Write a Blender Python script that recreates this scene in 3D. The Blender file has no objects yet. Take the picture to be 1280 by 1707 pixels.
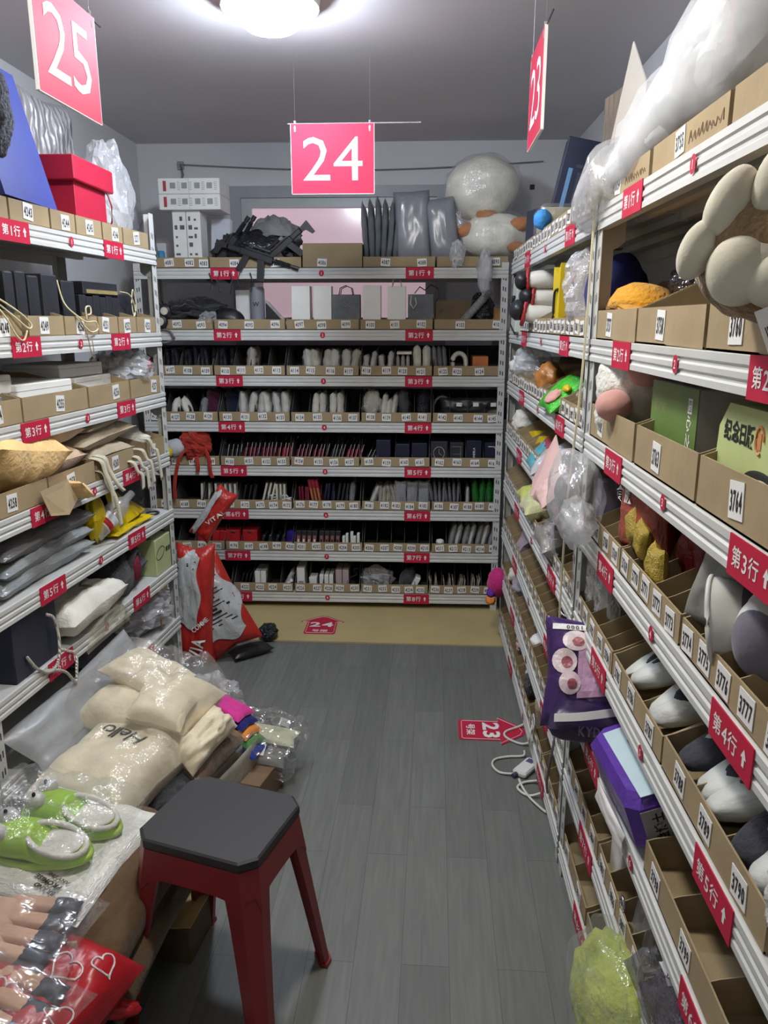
import bpy, math, random
from mathutils import Vector, Matrix, Euler, noise
random.seed(7)
SC = bpy.context.scene
COL = SC.collection
PI = math.pi
def R(d): return math.radians(d)

# ---------------------------------------------------------------- camera, light, exposure
cam = bpy.data.cameras.new('camera'); cam.sensor_fit = 'VERTICAL'; cam.sensor_height = 36.0
cam.lens = 36.0*1280/1707; cam.clip_start = .02
co = bpy.data.objects.new('camera', cam); COL.objects.link(co)
co.location = (0, 0, 1.5); co.rotation_euler = (R(90-13.93), 0, R(2.52)); SC.camera = co
SC.view_settings.view_transform = 'Standard'; SC.view_settings.look = 'None'
SC.view_settings.gamma = 1; SC.view_settings.use_curve_mapping = False
SC.view_settings.exposure = 0.42
SC.cycles.use_denoising = True
SC.cycles.max_bounces = 14; SC.cycles.transparent_max_bounces = 24; SC.cycles.diffuse_bounces = 5
SC.cycles.sample_clamp_indirect = 4; SC.cycles.caustics_refractive = False; SC.cycles.caustics_reflective = False
wd = bpy.data.worlds.new('world'); SC.world = wd; wd.use_nodes = True
wd.node_tree.nodes['Background'].inputs[0].default_value = (.5, .52, .56, 1)
wd.node_tree.nodes['Background'].inputs[1].default_value = .12
LAMPS = [((-.45, 2.55), 125, (.78, .87, 1.0)), ((-.22, 1.40), 122, (1.0, .96, .89)), ((-.35, -.75), 20, (1.0, .96, .90))]   # ceiling lamps: place, strength, colour; the third is unseen, added as fill

# ---------------------------------------------------------------- materials
MATS = {}
def _n(t, kind, **k):
    n = t.nodes.new(kind)
    for a, b in k.items(): setattr(n, a, b)
    return n
def mat(name, col=(.5,.5,.5), rough=.6, metal=0, var=.12, vs=12, bump=0, bs=40, kind='noise', spec=.5, sheen=0, coat=0, emit=0, two=None):
    if name in MATS: return MATS[name]
    m = bpy.data.materials.new(name); m.use_nodes = True; t = m.node_tree
    b = t.nodes['Principled BSDF']; L = t.links.new
    b.inputs['Roughness'].default_value = rough; b.inputs['Metallic'].default_value = metal
    b.inputs['Specular IOR Level'].default_value = spec
    if sheen: b.inputs['Sheen Weight'].default_value = sheen
    if coat: b.inputs['Coat Weight'].default_value = coat; b.inputs['Coat Roughness'].default_value = .12
    tc = _n(t, 'ShaderNodeTexCoord')
    nz = _n(t, 'ShaderNodeTexNoise'); nz.inputs['Scale'].default_value = vs; nz.inputs['Detail'].default_value = 5
    L(tc.outputs['Object'], nz.inputs['Vector'])
    rp = _n(t, 'ShaderNodeValToRGB')
    c2 = two or tuple(min(1, c*(1+var)) for c in col); c1 = tuple(c*(1-var) for c in col) if not two else col
    rp.color_ramp.elements[0].position = .32; rp.color_ramp.elements[1].position = .68
    rp.color_ramp.elements[0].color = (*c1, 1); rp.color_ramp.elements[1].color = (*c2, 1)
    L(nz.outputs['Fac'], rp.inputs['Fac']); L(rp.outputs['Color'], b.inputs['Base Color'])
    if bump:
        if kind == 'noise':
            bn = _n(t, 'ShaderNodeTexNoise'); bn.inputs['Scale'].default_value = bs; bn.inputs['Detail'].default_value = 6; out = bn.outputs['Fac']
        elif kind == 'crumple':
            bn = _n(t, 'ShaderNodeTexVoronoi', feature='DISTANCE_TO_EDGE'); bn.inputs['Scale'].default_value = bs
            wp = _n(t, 'ShaderNodeTexNoise'); wp.inputs['Scale'].default_value = bs*.35; wp.inputs['Detail'].default_value = 3
            mx = _n(t, 'ShaderNodeMixRGB'); mx.inputs[0].default_value = .3; L(tc.outputs['Object'], mx.inputs[1]); L(wp.outputs['Color'], mx.inputs[2]); L(mx.outputs[0], bn.inputs['Vector'])
            out = bn.outputs['Distance']
        elif kind == 'wave':
            bn = _n(t, 'ShaderNodeTexWave'); bn.inputs['Scale'].default_value = bs; bn.inputs['Distortion'].default_value = 2.0; out = bn.outputs['Fac']
        if kind != 'crumple': L(tc.outputs['Object'], bn.inputs['Vector'])
        bp = _n(t, 'ShaderNodeBump'); bp.inputs['Strength'].default_value = bump; bp.inputs['Distance'].default_value = .01
        L(out, bp.inputs['Height']); L(bp.outputs['Normal'], b.inputs['Normal'])
    if emit:
        b.inputs['Emission Color'].default_value = (*col, 1); b.inputs['Emission Strength'].default_value = emit
    MATS[name] = m; return m
def film(name, tint=(1,1,1), haze=.12, hazecol=(.8,.82,.85), rough=.2, bump=.5, bs=22, gl=.06):
    bump *= .40; haze *= .5 if haze < .2 else .85
    """clear plastic film: mostly see-through, wrinkled highlights, a little milky"""
    if name in MATS: return MATS[name]
    m = bpy.data.materials.new(name); m.use_nodes = True; t = m.node_tree; t.nodes.clear(); L = t.links.new
    o = _n(t, 'ShaderNodeOutputMaterial'); tr = _n(t, 'ShaderNodeBsdfTransparent'); tr.inputs[0].default_value = (*tint, 1)
    g = _n(t, 'ShaderNodeBsdfGlossy'); g.inputs['Roughness'].default_value = rough; g.inputs[0].default_value = (1,1,1,1)
    d = _n(t, 'ShaderNodeBsdfDiffuse'); d.inputs[0].default_value = (*hazecol, 1)
    tc = _n(t, 'ShaderNodeTexCoord'); v = _n(t, 'ShaderNodeTexVoronoi', feature='DISTANCE_TO_EDGE'); v.inputs['Scale'].default_value = bs
    wp = _n(t, 'ShaderNodeTexNoise'); wp.inputs['Scale'].default_value = bs*.5; mx = _n(t, 'ShaderNodeMixRGB'); mx.inputs[0].default_value = .35
    L(tc.outputs['Object'], mx.inputs[1]); L(wp.outputs['Color'], mx.inputs[2]); L(mx.outputs[0], v.inputs['Vector'])
    bp = _n(t, 'ShaderNodeBump'); bp.inputs['Strength'].default_value = bump; bp.inputs['Distance'].default_value = .02
    L(v.outputs['Distance'], bp.inputs['Height']); L(bp.outputs['Normal'], g.inputs['Normal']); L(bp.outputs['Normal'], d.inputs['Normal'])
    lw = _n(t, 'ShaderNodeLayerWeight'); lw.inputs['Blend'].default_value = .35; L(bp.outputs['Normal'], lw.inputs['Normal'])
    ma = _n(t, 'ShaderNodeMath', operation='MULTIPLY_ADD'); ma.inputs[1].default_value = .14; ma.inputs[2].default_value = gl; L(lw.outputs['Facing'], ma.inputs[0])
    m1 = _n(t, 'ShaderNodeMixShader'); m1.inputs[0].default_value = haze; L(tr.outputs[0], m1.inputs[1]); L(d.outputs[0], m1.inputs[2])
    m2 = _n(t, 'ShaderNodeMixShader'); L(ma.outputs[0], m2.inputs[0]); L(m1.outputs[0], m2.inputs[1]); L(g.outputs[0], m2.inputs[2])
    L(m2.outputs[0], o.inputs[0]); MATS[name] = m; return m
def fab(n, c, **k): return mat(n, c, rough=.95, bump=k.pop('bump', .35), bs=k.pop('bs', 120), spec=.15, sheen=k.pop('sheen', .2), **k)
def gls(n, c, **k): return mat(n, c, rough=k.pop('rough', .28), bump=k.pop('bump', .25), bs=k.pop('bs', 18), kind=k.pop('kind', 'crumple'), **k)
rackm = mat('rack_paint', (.60,.61,.59), rough=.42, var=.05)
deckm = mat('rack_deck_paint', (.50,.51,.50), rough=.5, var=.05)
kraft = mat('kraft_cardboard', (.33,.25,.14), rough=.85, var=.10, vs=9, bump=.06, bs=70)
kraftd = mat('brown_divider_board', (.25,.185,.115), rough=.9, var=.12)
paperw = mat('white_paper', (.80,.80,.78), rough=.6, var=.03)
ink = mat('black_ink', (.012,.012,.014), rough=.6)
redp = mat('red_sign_vinyl', (.50,.018,.055), rough=.6, var=.05, spec=.25)
whitev = mat('white_vinyl', (.80,.79,.77), rough=.6, var=.03)
black = mat('black_plastic', (.016,.017,.02), rough=.42)
blackgl = gls('black_shiny_film', (.013,.014,.02), rough=.2, bump=.6, bs=14)
blackcard = mat('black_card', (.02,.022,.03), rough=.5, var=.2)
darkfab = fab('dark_grey_fabric', (.03,.03,.034))
white = mat('white_plastic', (.74,.74,.72), rough=.4, var=.03)
boxwhite = mat('white_box_card', (.82,.83,.80), rough=.5, var=.04)
offwhite = fab('off_white_cloth', (.74,.72,.64))
silver = gls('silver_grey_film', (.36,.37,.37), rough=.25, bump=.5, bs=16)
greyfilm = gls('grey_opaque_film', (.27,.28,.30), rough=.3, bump=.35, bs=9)
navy = mat('navy_card', (.007,.010,.032), rough=.45, var=.15)
clear = film('clear_film'); hazy = film('milky_film', haze=.42, bump=.8, bs=16); bubble = film('bubble_film', haze=.55, bump=1.0, bs=60, rough=.2); smoky = film('smoky_film', tint=(.75,.75,.78), haze=.3, hazecol=(.30,.31,.33), bump=.8)
maroon = mat('maroon_cover', (.16,.012,.03), rough=.45); redbox = gls('red_glossy_card', (.42,.02,.025), bump=.05)

# ---------------------------------------------------------------- mesh builder
class MB:
    def __init__(s): s.v = []; s.f = []; s.m = []
    def add(s, v, f, m=0):
        o = len(s.v); s.v += [tuple(p) for p in v]; s.f += [tuple(i+o for i in q) for q in f]; s.m += [m]*len(f); return s
    def box(s, x0, x1, y0, y1, z0, z1, m=0):
        v = [(x,y,z) for z in (z0,z1) for x,y in ((x0,y0),(x1,y0),(x1,y1),(x0,y1))]
        return s.add(v, [(3,2,1,0),(4,5,6,7),(0,1,5,4),(1,2,6,5),(2,3,7,6),(3,0,4,7)], m)
    def prism(s, poly, a, b, axis='y', m=0):
        """closed polygon (p,q) extruded along axis from a to b; p,q are the two other axes in xyz order"""
        P = {'x': lambda p,q,d: (d,p,q), 'y': lambda p,q,d: (p,d,q), 'z': lambda p,q,d: (p,q,d)}[axis]; n = len(poly)
        v = [P(p,q,a) for p,q in poly]+[P(p,q,b) for p,q in poly]
        f = [tuple(range(n)), tuple(range(2*n-1, n-1, -1))]+[(i, i+n, (i+1)%n+n, (i+1)%n) for i in range(n)]
        return s.add(v, f, m)
    def tube(s, pts, r, n=8, closed=False, m=0):
        pts = [Vector(p) for p in pts]; N = len(pts); v = []; up = Vector((0,0,1))
        rr = r if isinstance(r, (list, tuple)) else [r]*N
        for i, p in enumerate(pts):
            a = pts[(i-1) % N] if (closed or i) else p; b = pts[(i+1) % N] if (closed or i < N-1) else p
            t = (b-a).normalized() if (b-a).length > 1e-9 else Vector((0,0,1))
            x = t.cross(up); x = t.cross(Vector((1,0,0))) if x.length < .05 else x
            x.normalize(); y = t.cross(x)
            v += [p+(x*math.cos(2*PI*k/n)+y*math.sin(2*PI*k/n))*rr[i] for k in range(n)]
        f = []
        for i in range(N if closed else N-1):
            j = (i+1) % N
            f += [(i*n+k, i*n+(k+1)%n, j*n+(k+1)%n, j*n+k) for k in range(n)]
        if not closed: f += [tuple(range(n))[::-1], tuple((N-1)*n+k for k in range(n))]
        return s.add(v, f, m)
    def lathe(s, prof, n=24, m=0, cx=0, cy=0):
        v = []; f = []; N = len(prof)
        for r, z in prof: v += [(cx+r*math.cos(2*PI*k/n), cy+r*math.sin(2*PI*k/n), z) for k in range(n)]
        for i in range(N-1): f += [(i*n+k, i*n+(k+1)%n, (i+1)*n+(k+1)%n, (i+1)*n+k) for k in range(n)]
        f += [tuple(range(n))[::-1], tuple((N-1)*n+k for k in range(n))]
        return s.add(v, f, m)
    def grid(s, fn, nu, nv, m=0):
        v = [fn(i/nu, j/nv) for j in range(nv+1) for i in range(nu+1)]
        return s.add(v, [(j*(nu+1)+i, j*(nu+1)+i+1, (j+1)*(nu+1)+i+1, (j+1)*(nu+1)+i) for j in range(nv) for i in range(nu)], m)
    def ribbon(s, pts, w, wid=(1,0,0), th=.0015, m=0):
        pts = [Vector(p) for p in pts]; W = Vector(wid).normalized()*w/2; N = len(pts); v = []
        for i, p in enumerate(pts):
            t = (pts[min(i+1,N-1)]-pts[max(i-1,0)]).normalized(); nn = t.cross(W).normalized()*th/2
            v += [p-W-nn, p+W-nn, p+W+nn, p-W+nn]
        f = [(0,1,2,3), (4*N-1,4*N-2,4*N-3,4*N-4)]
        for i in range(N-1): f += [(4*i+k, 4*i+4+k, 4*i+4+(k+1)%4, 4*i+(k+1)%4) for k in range(4)]
        return s.add(v, f, m)
    def pillow(s, w, d, h, n=22, seed=0, amp=.12, fr=3., p=3.2, q=.55, pinch=.10, m=0, flat=0.0, z0=0):
        """soft closed cushion lying flat on z0; wrinkled by noise; flat>0 keeps the underside flatter"""
        for sg in (1, -1):
            def fn(a, b, sg=sg):
                x = 2*a-1; y = 2*b-1
                e = max(0, (1-abs(x)**p)*(1-abs(y)**p))**q
                k = 1-pinch*(1-abs(x*y))*max(abs(x),abs(y))**4
                nz = noise.noise(Vector((x*fr+seed*3.1, y*fr-seed*1.7, sg*1.3+seed)))+.5*noise.noise(Vector((x*fr*2.3+seed, y*fr*2.3, sg+seed*2)))
                hh = h/2*(1 if sg > 0 else 1-flat)
                return (w/2*x*k, d/2*y*k, z0+h/2*(1-flat)+sg*hh*e*(1+amp*2*nz)+(.25*amp*h*nz*e if sg > 0 else 0))
            o = len(s.v); s.grid(fn, n, n, m)
            if sg < 0:
                k = n*n; s.f[-k:] = [tuple(reversed(q)) for q in s.f[-k:]]
        return s
    def blob(s, rx, ry, rz, n=20, seed=0, amp=.12, fr=2.2, cut=None, c=(0,0,0), m=0, ridge=False, sq=1.0):
        v = []; f = []; M = n; K = int(n*1.5)
        for i in range(M+1):
            th = PI*i/M
            for k in range(K):
                ph = 2*PI*k/K
                d = Vector((math.sin(th)*math.cos(ph), math.sin(th)*math.sin(ph), math.cos(th)))
                nz = noise.noise(d*fr+Vector((seed*2.7, seed, -seed)))+.5*noise.noise(d*fr*2.2+Vector((seed, 4, seed)))
                if ridge: nz = 1-2.2*abs(nz)
                r = 1+amp*nz
                pw = lambda a: math.copysign(abs(a)**sq, a)
                z = pw(d.z)*rz*r
                if cut is not None: z = max(z, cut)
                v.append((c[0]+pw(d.x)*rx*r, c[1]+pw(d.y)*ry*r, c[2]+z))
        for i in range(M):
            f += [(i*K+k, (i+1)*K+k, (i+1)*K+(k+1)%K, i*K+(k+1)%K) for k in range(K)]
        return s.add(v, f, m)
    def merge(s, o, M=None, m=0):
        M = M or Matrix(); k = len(s.v); s.v += [tuple(M @ Vector(p)) for p in o.v]; s.f += [tuple(i+k for i in q) for q in o.f]; s.m += [a+m for a in o.m]; return s
    def xf(s, loc=(0,0,0), rot=(0,0,0), sc=1):
        M = Matrix.Translation(loc) @ Euler(tuple(R(a) for a in rot)).to_matrix().to_4x4() @ Matrix.Diagonal((*(sc if isinstance(sc, tuple) else (sc,)*3), 1))
        s.v = [tuple(M @ Vector(p)) for p in s.v]; return s
    def mesh(s, name, mats, smooth=False):
        me = bpy.data.meshes.new(name); me.from_pydata(s.v, [], s.f); me.validate(clean_customdata=False)
        for mm in (mats if isinstance(mats, (list, tuple)) else [mats]): me.materials.append(mm)
        if len(me.polygons) == len(s.m) and any(s.m): me.polygons.foreach_set('material_index', s.m)
        if smooth: me.polygons.foreach_set('use_smooth', [True]*len(me.polygons))
        me.update(); return me
def sausage(path, radii, n=22, seed=0, amp=.1, fr=6, sub=6):
    """soft wrinkled body swept along a path"""
    b = MB(); p = [Vector(q) for q in path]; pts = []; rs = []
    for i in range(len(p)-1):
        for k in range(sub):
            t = k/sub; pts.append(p[i].lerp(p[i+1], t)); s_ = t*t*(3-2*t); rs.append(radii[i]*(1-s_)+radii[i+1]*s_)
    pts.append(p[-1]); rs.append(radii[-1]); v = []
    for i, q in enumerate(pts):
        a = pts[max(i-1, 0)]; c = pts[min(i+1, len(pts)-1)]; t = (c-a).normalized(); x = t.cross(Vector((0,0,1))).normalized(); y = x.cross(t)
        for k in range(n):
            d = x*math.cos(2*PI*k/n)+y*math.sin(2*PI*k/n); nz = noise.noise(q*fr+d*1.6+Vector((seed,0,seed)))+.5*noise.noise(q*fr*2.4+d*4+Vector((0,seed,0)))
            v.append(q+d*rs[i]*(1+amp*nz))
    N = len(pts); f = [(i*n+k, i*n+(k+1)%n, (i+1)*n+(k+1)%n, (i+1)*n+k) for i in range(N-1) for k in range(n)]
    return b.add(v, f+[tuple(range(n))[::-1], tuple((N-1)*n+k for k in range(n))])
def drape(b, base, off=.002):
    """drop flat lettering onto the upper surface below it"""
    tops = base.v[:len(base.v)//2]; out = []
    for x, y, z in b.v:
        c = sorted(((p[0]-x)**2+(p[1]-y)**2+1e-9, p[2]) for p in tops)[:4]; w = [1/q[0] for q in c]
        out.append((x, y, sum(a*q[1] for a, q in zip(w, c))/sum(w)+off+z))
    b.v = out; return b
def rbox(w, d, h, r=.004, x=0, y=0, z=0, m=0):
    """box with chamfered edges, base centre at x,y,z"""
    b = MB(); X, Y = w/2, d/2; r = min(r, w*.3, d*.3, h*.3)
    def ring(a, c, zz): return [(x-a+r, y-c, zz), (x+a-r, y-c, zz), (x+a, y-c+r, zz), (x+a, y+c-r, zz), (x+a-r, y+c, zz), (x-a+r, y+c, zz), (x-a, y+c-r, zz), (x-a, y-c+r, zz)]
    v = ring(X-r*.7, Y-r*.7, z)+ring(X, Y, z+r)+ring(X, Y, z+h-r)+ring(X-r*.7, Y-r*.7, z+h)
    f = [tuple(range(7,-1,-1)), tuple(range(24,32))]
    for k in range(3): f += [(8*k+i, 8*k+(i+1)%8, 8*k+8+(i+1)%8, 8*k+8+i) for i in range(8)]
    return b.add(v, f, m)

# ---------------------------------------------------------------- lettering (built from the built-in font, once per character)
GL = {}
def glyph(ch, bold):
    k = (ch, bold)
    if k not in GL:
        cu = bpy.data.curves.new('t', 'FONT'); cu.body = ch; cu.size = 1; cu.resolution_u = 2; cu.offset = bold; cu.fill_mode = 'FRONT'
        o = bpy.data.objects.new('t', cu); COL.objects.link(o); bpy.context.view_layer.update()
        me = o.evaluated_get(bpy.context.evaluated_depsgraph_get()).to_mesh()
        v = [tuple(p.co) for p in me.vertices]; f = [tuple(p.vertices) for p in me.polygons]
        bpy.data.objects.remove(o); bpy.data.curves.remove(cu)
        xs = [p[0] for p in v] or [0, .3]; GL[k] = (v, f, min(xs), max(xs))
    return GL[k]
def text(b, s, cx, cz, h, w=None, y=0, bold=.012, m=1, cjk=1.0):
    """flat lettering in the xz plane facing -y, centred at cx,cz; h = digit height; w = total width"""
    x = 0; out = []
    for ch in s:
        if ch == ' ': x += .3; continue
        if ch == '^':
            v = [(0,.05),(.2,.05),(.2,.4),(.34,.4),(.1,.78),(-.14,.4),(0,.4)]
            out += [([(x+.16+p, q, 0) for p, q in v], [(0,1,2,6),(3,4,5),(2,3,5,6)])]; x += .6; continue
        v, f, a, e = glyph(ch, bold)
        big = ord(ch) > 0x2e80
        if ch.isdigit() and len(s) > 2:
            out.append(([(x+.29+p[0]-(a+e)/2, p[1], 0) for p in v], f)); x += .62; continue
        sc = .86 if big else 1.0
        out.append(([(x+(p[0]-a)*sc, p[1]*sc+(.07 if big else 0), 0) for p in v], f)); x += (e-a)*sc+(.06 if not big else .07)
    W = max(x-.06, .01); k = h/.73; kx = (w/W) if w else k
    for v, f in out:
        b.add([(cx+(p[0]-W/2)*kx, y, cz+(p[1]-.365)*k) for p in v], f, m)
    return b

# ---------------------------------------------------------------- things and parts
A_L = R(4.7)
RK = {'B': (Vector((-1.42,3.87,0)), 0.0), 'R': (Vector((.41,3.87,0)), R(-90)), 'L': (Vector((-.974-2*math.sin(A_L), 2.94-2*math.cos(A_L), 0)), PI/2-A_L), 'W': (Vector((0,0,0)), 0.0)}
LV = [1.752, 1.460, 1.236, 1.004, .776, .546, .320, .090]
def place(o, at, rot=(0,0,0)):
    r, u, v, z = at; O, a = RK[r]
    o.location = O+Vector((u*math.cos(a)-v*math.sin(a), u*math.sin(a)+v*math.cos(a), z))
    o.rotation_euler = (R(rot[0]), R(rot[1]), R(rot[2])+a)
def P(name, b, m, parent, smooth=False, loc=(0,0,0), rot=(0,0,0), label=None):
    o = bpy.data.objects.new(name, b if isinstance(b, bpy.types.Mesh) else b.mesh(name, m, smooth)); COL.objects.link(o)
    if parent: o.parent = parent
    o.location = loc; o.rotation_euler = tuple(R(a) for a in rot)
    if label: o['label'] = label
    return o
def T(name, label, cat, at, b=None, m=None, rot=(0,0,0), group=None, smooth=False):
    o = bpy.data.objects.new(name, None if b is None else (b if isinstance(b, bpy.types.Mesh) else b.mesh(name, m, smooth))); COL.objects.link(o)
    if b is None: o.empty_display_size = .05
    place(o, at, rot); o['label'] = label; o['category'] = cat
    if group: o['group'] = group
    return o
def S(name, b, m, smooth=False):
    o = P(name, b, m, None, smooth); o['kind'] = 'structure'; return o
def copy_tree(o, parent=None):
    c = o.copy(); COL.objects.link(c)
    if parent: c.parent = parent
    for ch in list(o.children): copy_tree(ch, c)
    return c
def again(o, at, rot=(0,0,0), label=None, group=None):
    c = copy_tree(o); place(c, at, rot)
    if label: c['label'] = label
    if group: c['group'] = group
    return c
# ---------------------------------------------------------------- the room
def floor_material():
    m = bpy.data.materials.new('grey_plank_floor'); m.use_nodes = True; t = m.node_tree; L = t.links.new; b = t.nodes['Principled BSDF']
    tc = _n(t, 'ShaderNodeTexCoord'); mp = _n(t, 'ShaderNodeMapping'); mp.inputs['Rotation'].default_value = (0, 0, R(90+1.2)); mp.inputs['Location'].default_value = (.06, .058, 0)
    L(tc.outputs['Object'], mp.inputs['Vector'])
    br = _n(t, 'ShaderNodeTexBrick'); br.offset = .37; br.offset_frequency = 2
    for k, v in (('Scale', 1), ('Brick Width', .62), ('Row Height', .115), ('Mortar Size', .0011), ('Mortar Smooth', .3), ('Bias', 0)): br.inputs[k].default_value = v
    br.inputs['Color1'].default_value = (.150,.158,.147,1); br.inputs['Color2'].default_value = (.178,.187,.175,1); br.inputs['Mortar'].default_value = (.105,.11,.104,1)
    L(mp.outputs[0], br.inputs['Vector'])
    m2 = _n(t, 'ShaderNodeMapping'); m2.inputs['Scale'].default_value = (5, 70, 1); L(mp.outputs[0], m2.inputs['Vector'])
    nz = _n(t, 'ShaderNodeTexNoise'); nz.inputs['Scale'].default_value = 1.0; nz.inputs['Detail'].default_value = 8; nz.inputs['Distortion'].default_value = .8; L(m2.outputs[0], nz.inputs['Vector'])
    rp = _n(t, 'ShaderNodeValToRGB'); rp.color_ramp.elements[0].position = .3; rp.color_ramp.elements[1].position = .7
    rp.color_ramp.elements[0].color = (.86,.86,.86,1); rp.color_ramp.elements[1].color = (1.1,1.1,1.09,1); L(nz.outputs['Fac'], rp.inputs['Fac'])
    mx = _n(t, 'ShaderNodeMixRGB', blend_type='MULTIPLY'); mx.inputs[0].default_value = 1; L(br.outputs['Color'], mx.inputs[1]); L(rp.outputs[0], mx.inputs[2]); L(mx.outputs[0], b.inputs['Base Color'])
    b.inputs['Roughness'].default_value = .5; b.inputs['Specular IOR Level'].default_value = .35
    return m
wallm = mat('grey_wall_paint', (.66,.67,.69), rough=.85, var=.03, vs=2)
ceilm = mat('ceiling_paint', (.68,.67,.69), rough=.9, var=.04, vs=1.5)
XL, XR, YB, YF, HC = -1.537, .83, 4.45, -1.9, 2.433
S('floor', MB().box(XL, XR, YF, YB, -.05, 0), floor_material())
S('ceiling', MB().box(XL-.1, XR+.1, YF-.1, YB+.1, HC, HC+.1), ceilm)
S('wall_left', MB().box(XL-.1, XL, YF, YB, 0, HC), wallm)
S('wall_right', MB().box(XR, XR+.1, YF, YB, 0, HC), wallm)
S('wall_front', MB().box(XL-.1, XR+.1, YF-.1, YF, 0, HC), wallm)
WX0, WX1, WZ0, WZ1 = -1.04, .15, 1.36, 2.215
S('wall_back', MB().box(XL-.1, WX0, YB, YB+.1, 0, HC).box(WX1, XR+.1, YB, YB+.1, 0, HC).box(WX0, WX1, YB, YB+.1, 0, WZ0).box(WX0, WX1, YB, YB+.1, WZ1, HC), wallm)
framem = mat('grey_window_frame', (.33,.35,.38), rough=.45, var=.04)
win = P('window_1', MB(), framem, None); win['kind'] = 'structure'
wf = MB(); o_ = .06
for x0, x1, z0, z1 in ((WX0, WX1, WZ1-o_, WZ1), (WX0, WX1, WZ0, WZ0+o_), (WX0, WX0+o_, WZ0+o_, WZ1-o_), (WX1-o_, WX1, WZ0+o_, WZ1-o_)): wf.box(x0, x1, YB-.012, YB+.05, z0, z1)
P('window_frame', wf, framem, win)
ws = MB()
for x0, x1, z0, z1 in ((WX0+o_, WX1-o_, WZ1-.109, WZ1-o_), (WX0+o_, WX1-o_, WZ0+o_, WZ0+.1), (WX0+o_, WX0+.115, WZ0+.1, WZ1-.109), (WX1-.115, WX1-o_, WZ0+.1, WZ1-.109)): ws.box(x0, x1, YB+.003, YB+.05, z0, z1)
P('window_sash', ws, mat('pale_window_sash', (.46,.50,.52), rough=.4, var=.04), win)
P('window_pane', MB().box(WX0+.1, WX1-.1, YB+.03, YB+.036, WZ0+.08, WZ1-.1), mat('pink_lit_pane', (.62,.45,.51), rough=.15, var=.04, vs=2, emit=.42), win)

# ceiling lamps
for i, ((lx, ly), st, lc) in enumerate(LAMPS):
    t = T('ceiling_lamp', ('bright round dome lamp glowing on the ceiling between signs 25 and 24', 'round dome lamp on the ceiling above the stool', 'unseen fill lamp added on the ceiling behind the camera')[i], 'lamp', ('W', lx, ly, HC))
    P('base_plate', MB().lathe([(0,-.032),(.145,-.032),(.15,0),(0,0)], 32), white, t)  # plate shaped wide and thick to cut the glow on the ceiling
    e = bpy.data.materials.new('lamp_glow'); e.use_nodes = True; b = e.node_tree.nodes['Principled BSDF']
    b.inputs['Base Color'].default_value = (.8,.8,.8,1); b.inputs['Emission Color'].default_value = (*lc, 1); b.inputs['Emission Strength'].default_value = st
    P('glass_dome', MB().lathe([(0,-.098),(.04,-.096),(.07,-.088),(.092,-.073),(.103,-.053),(.105,-.032)], 32), e, t, True)

# yellow board in front of the back rack
ply = mat('yellow_board', (.50,.40,.19), rough=.6, var=.09, vs=3, bump=.05)
bd = MB().prism([(-.86,3.43),(.44,3.405),(.44,4.0),(-.95,4.0)], 0, .007, 'z')
T('floor_board', 'yellowish wooden board lying flat at the foot of the back rack', 'board', ('W',0,0,0), bd, ply)

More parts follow.
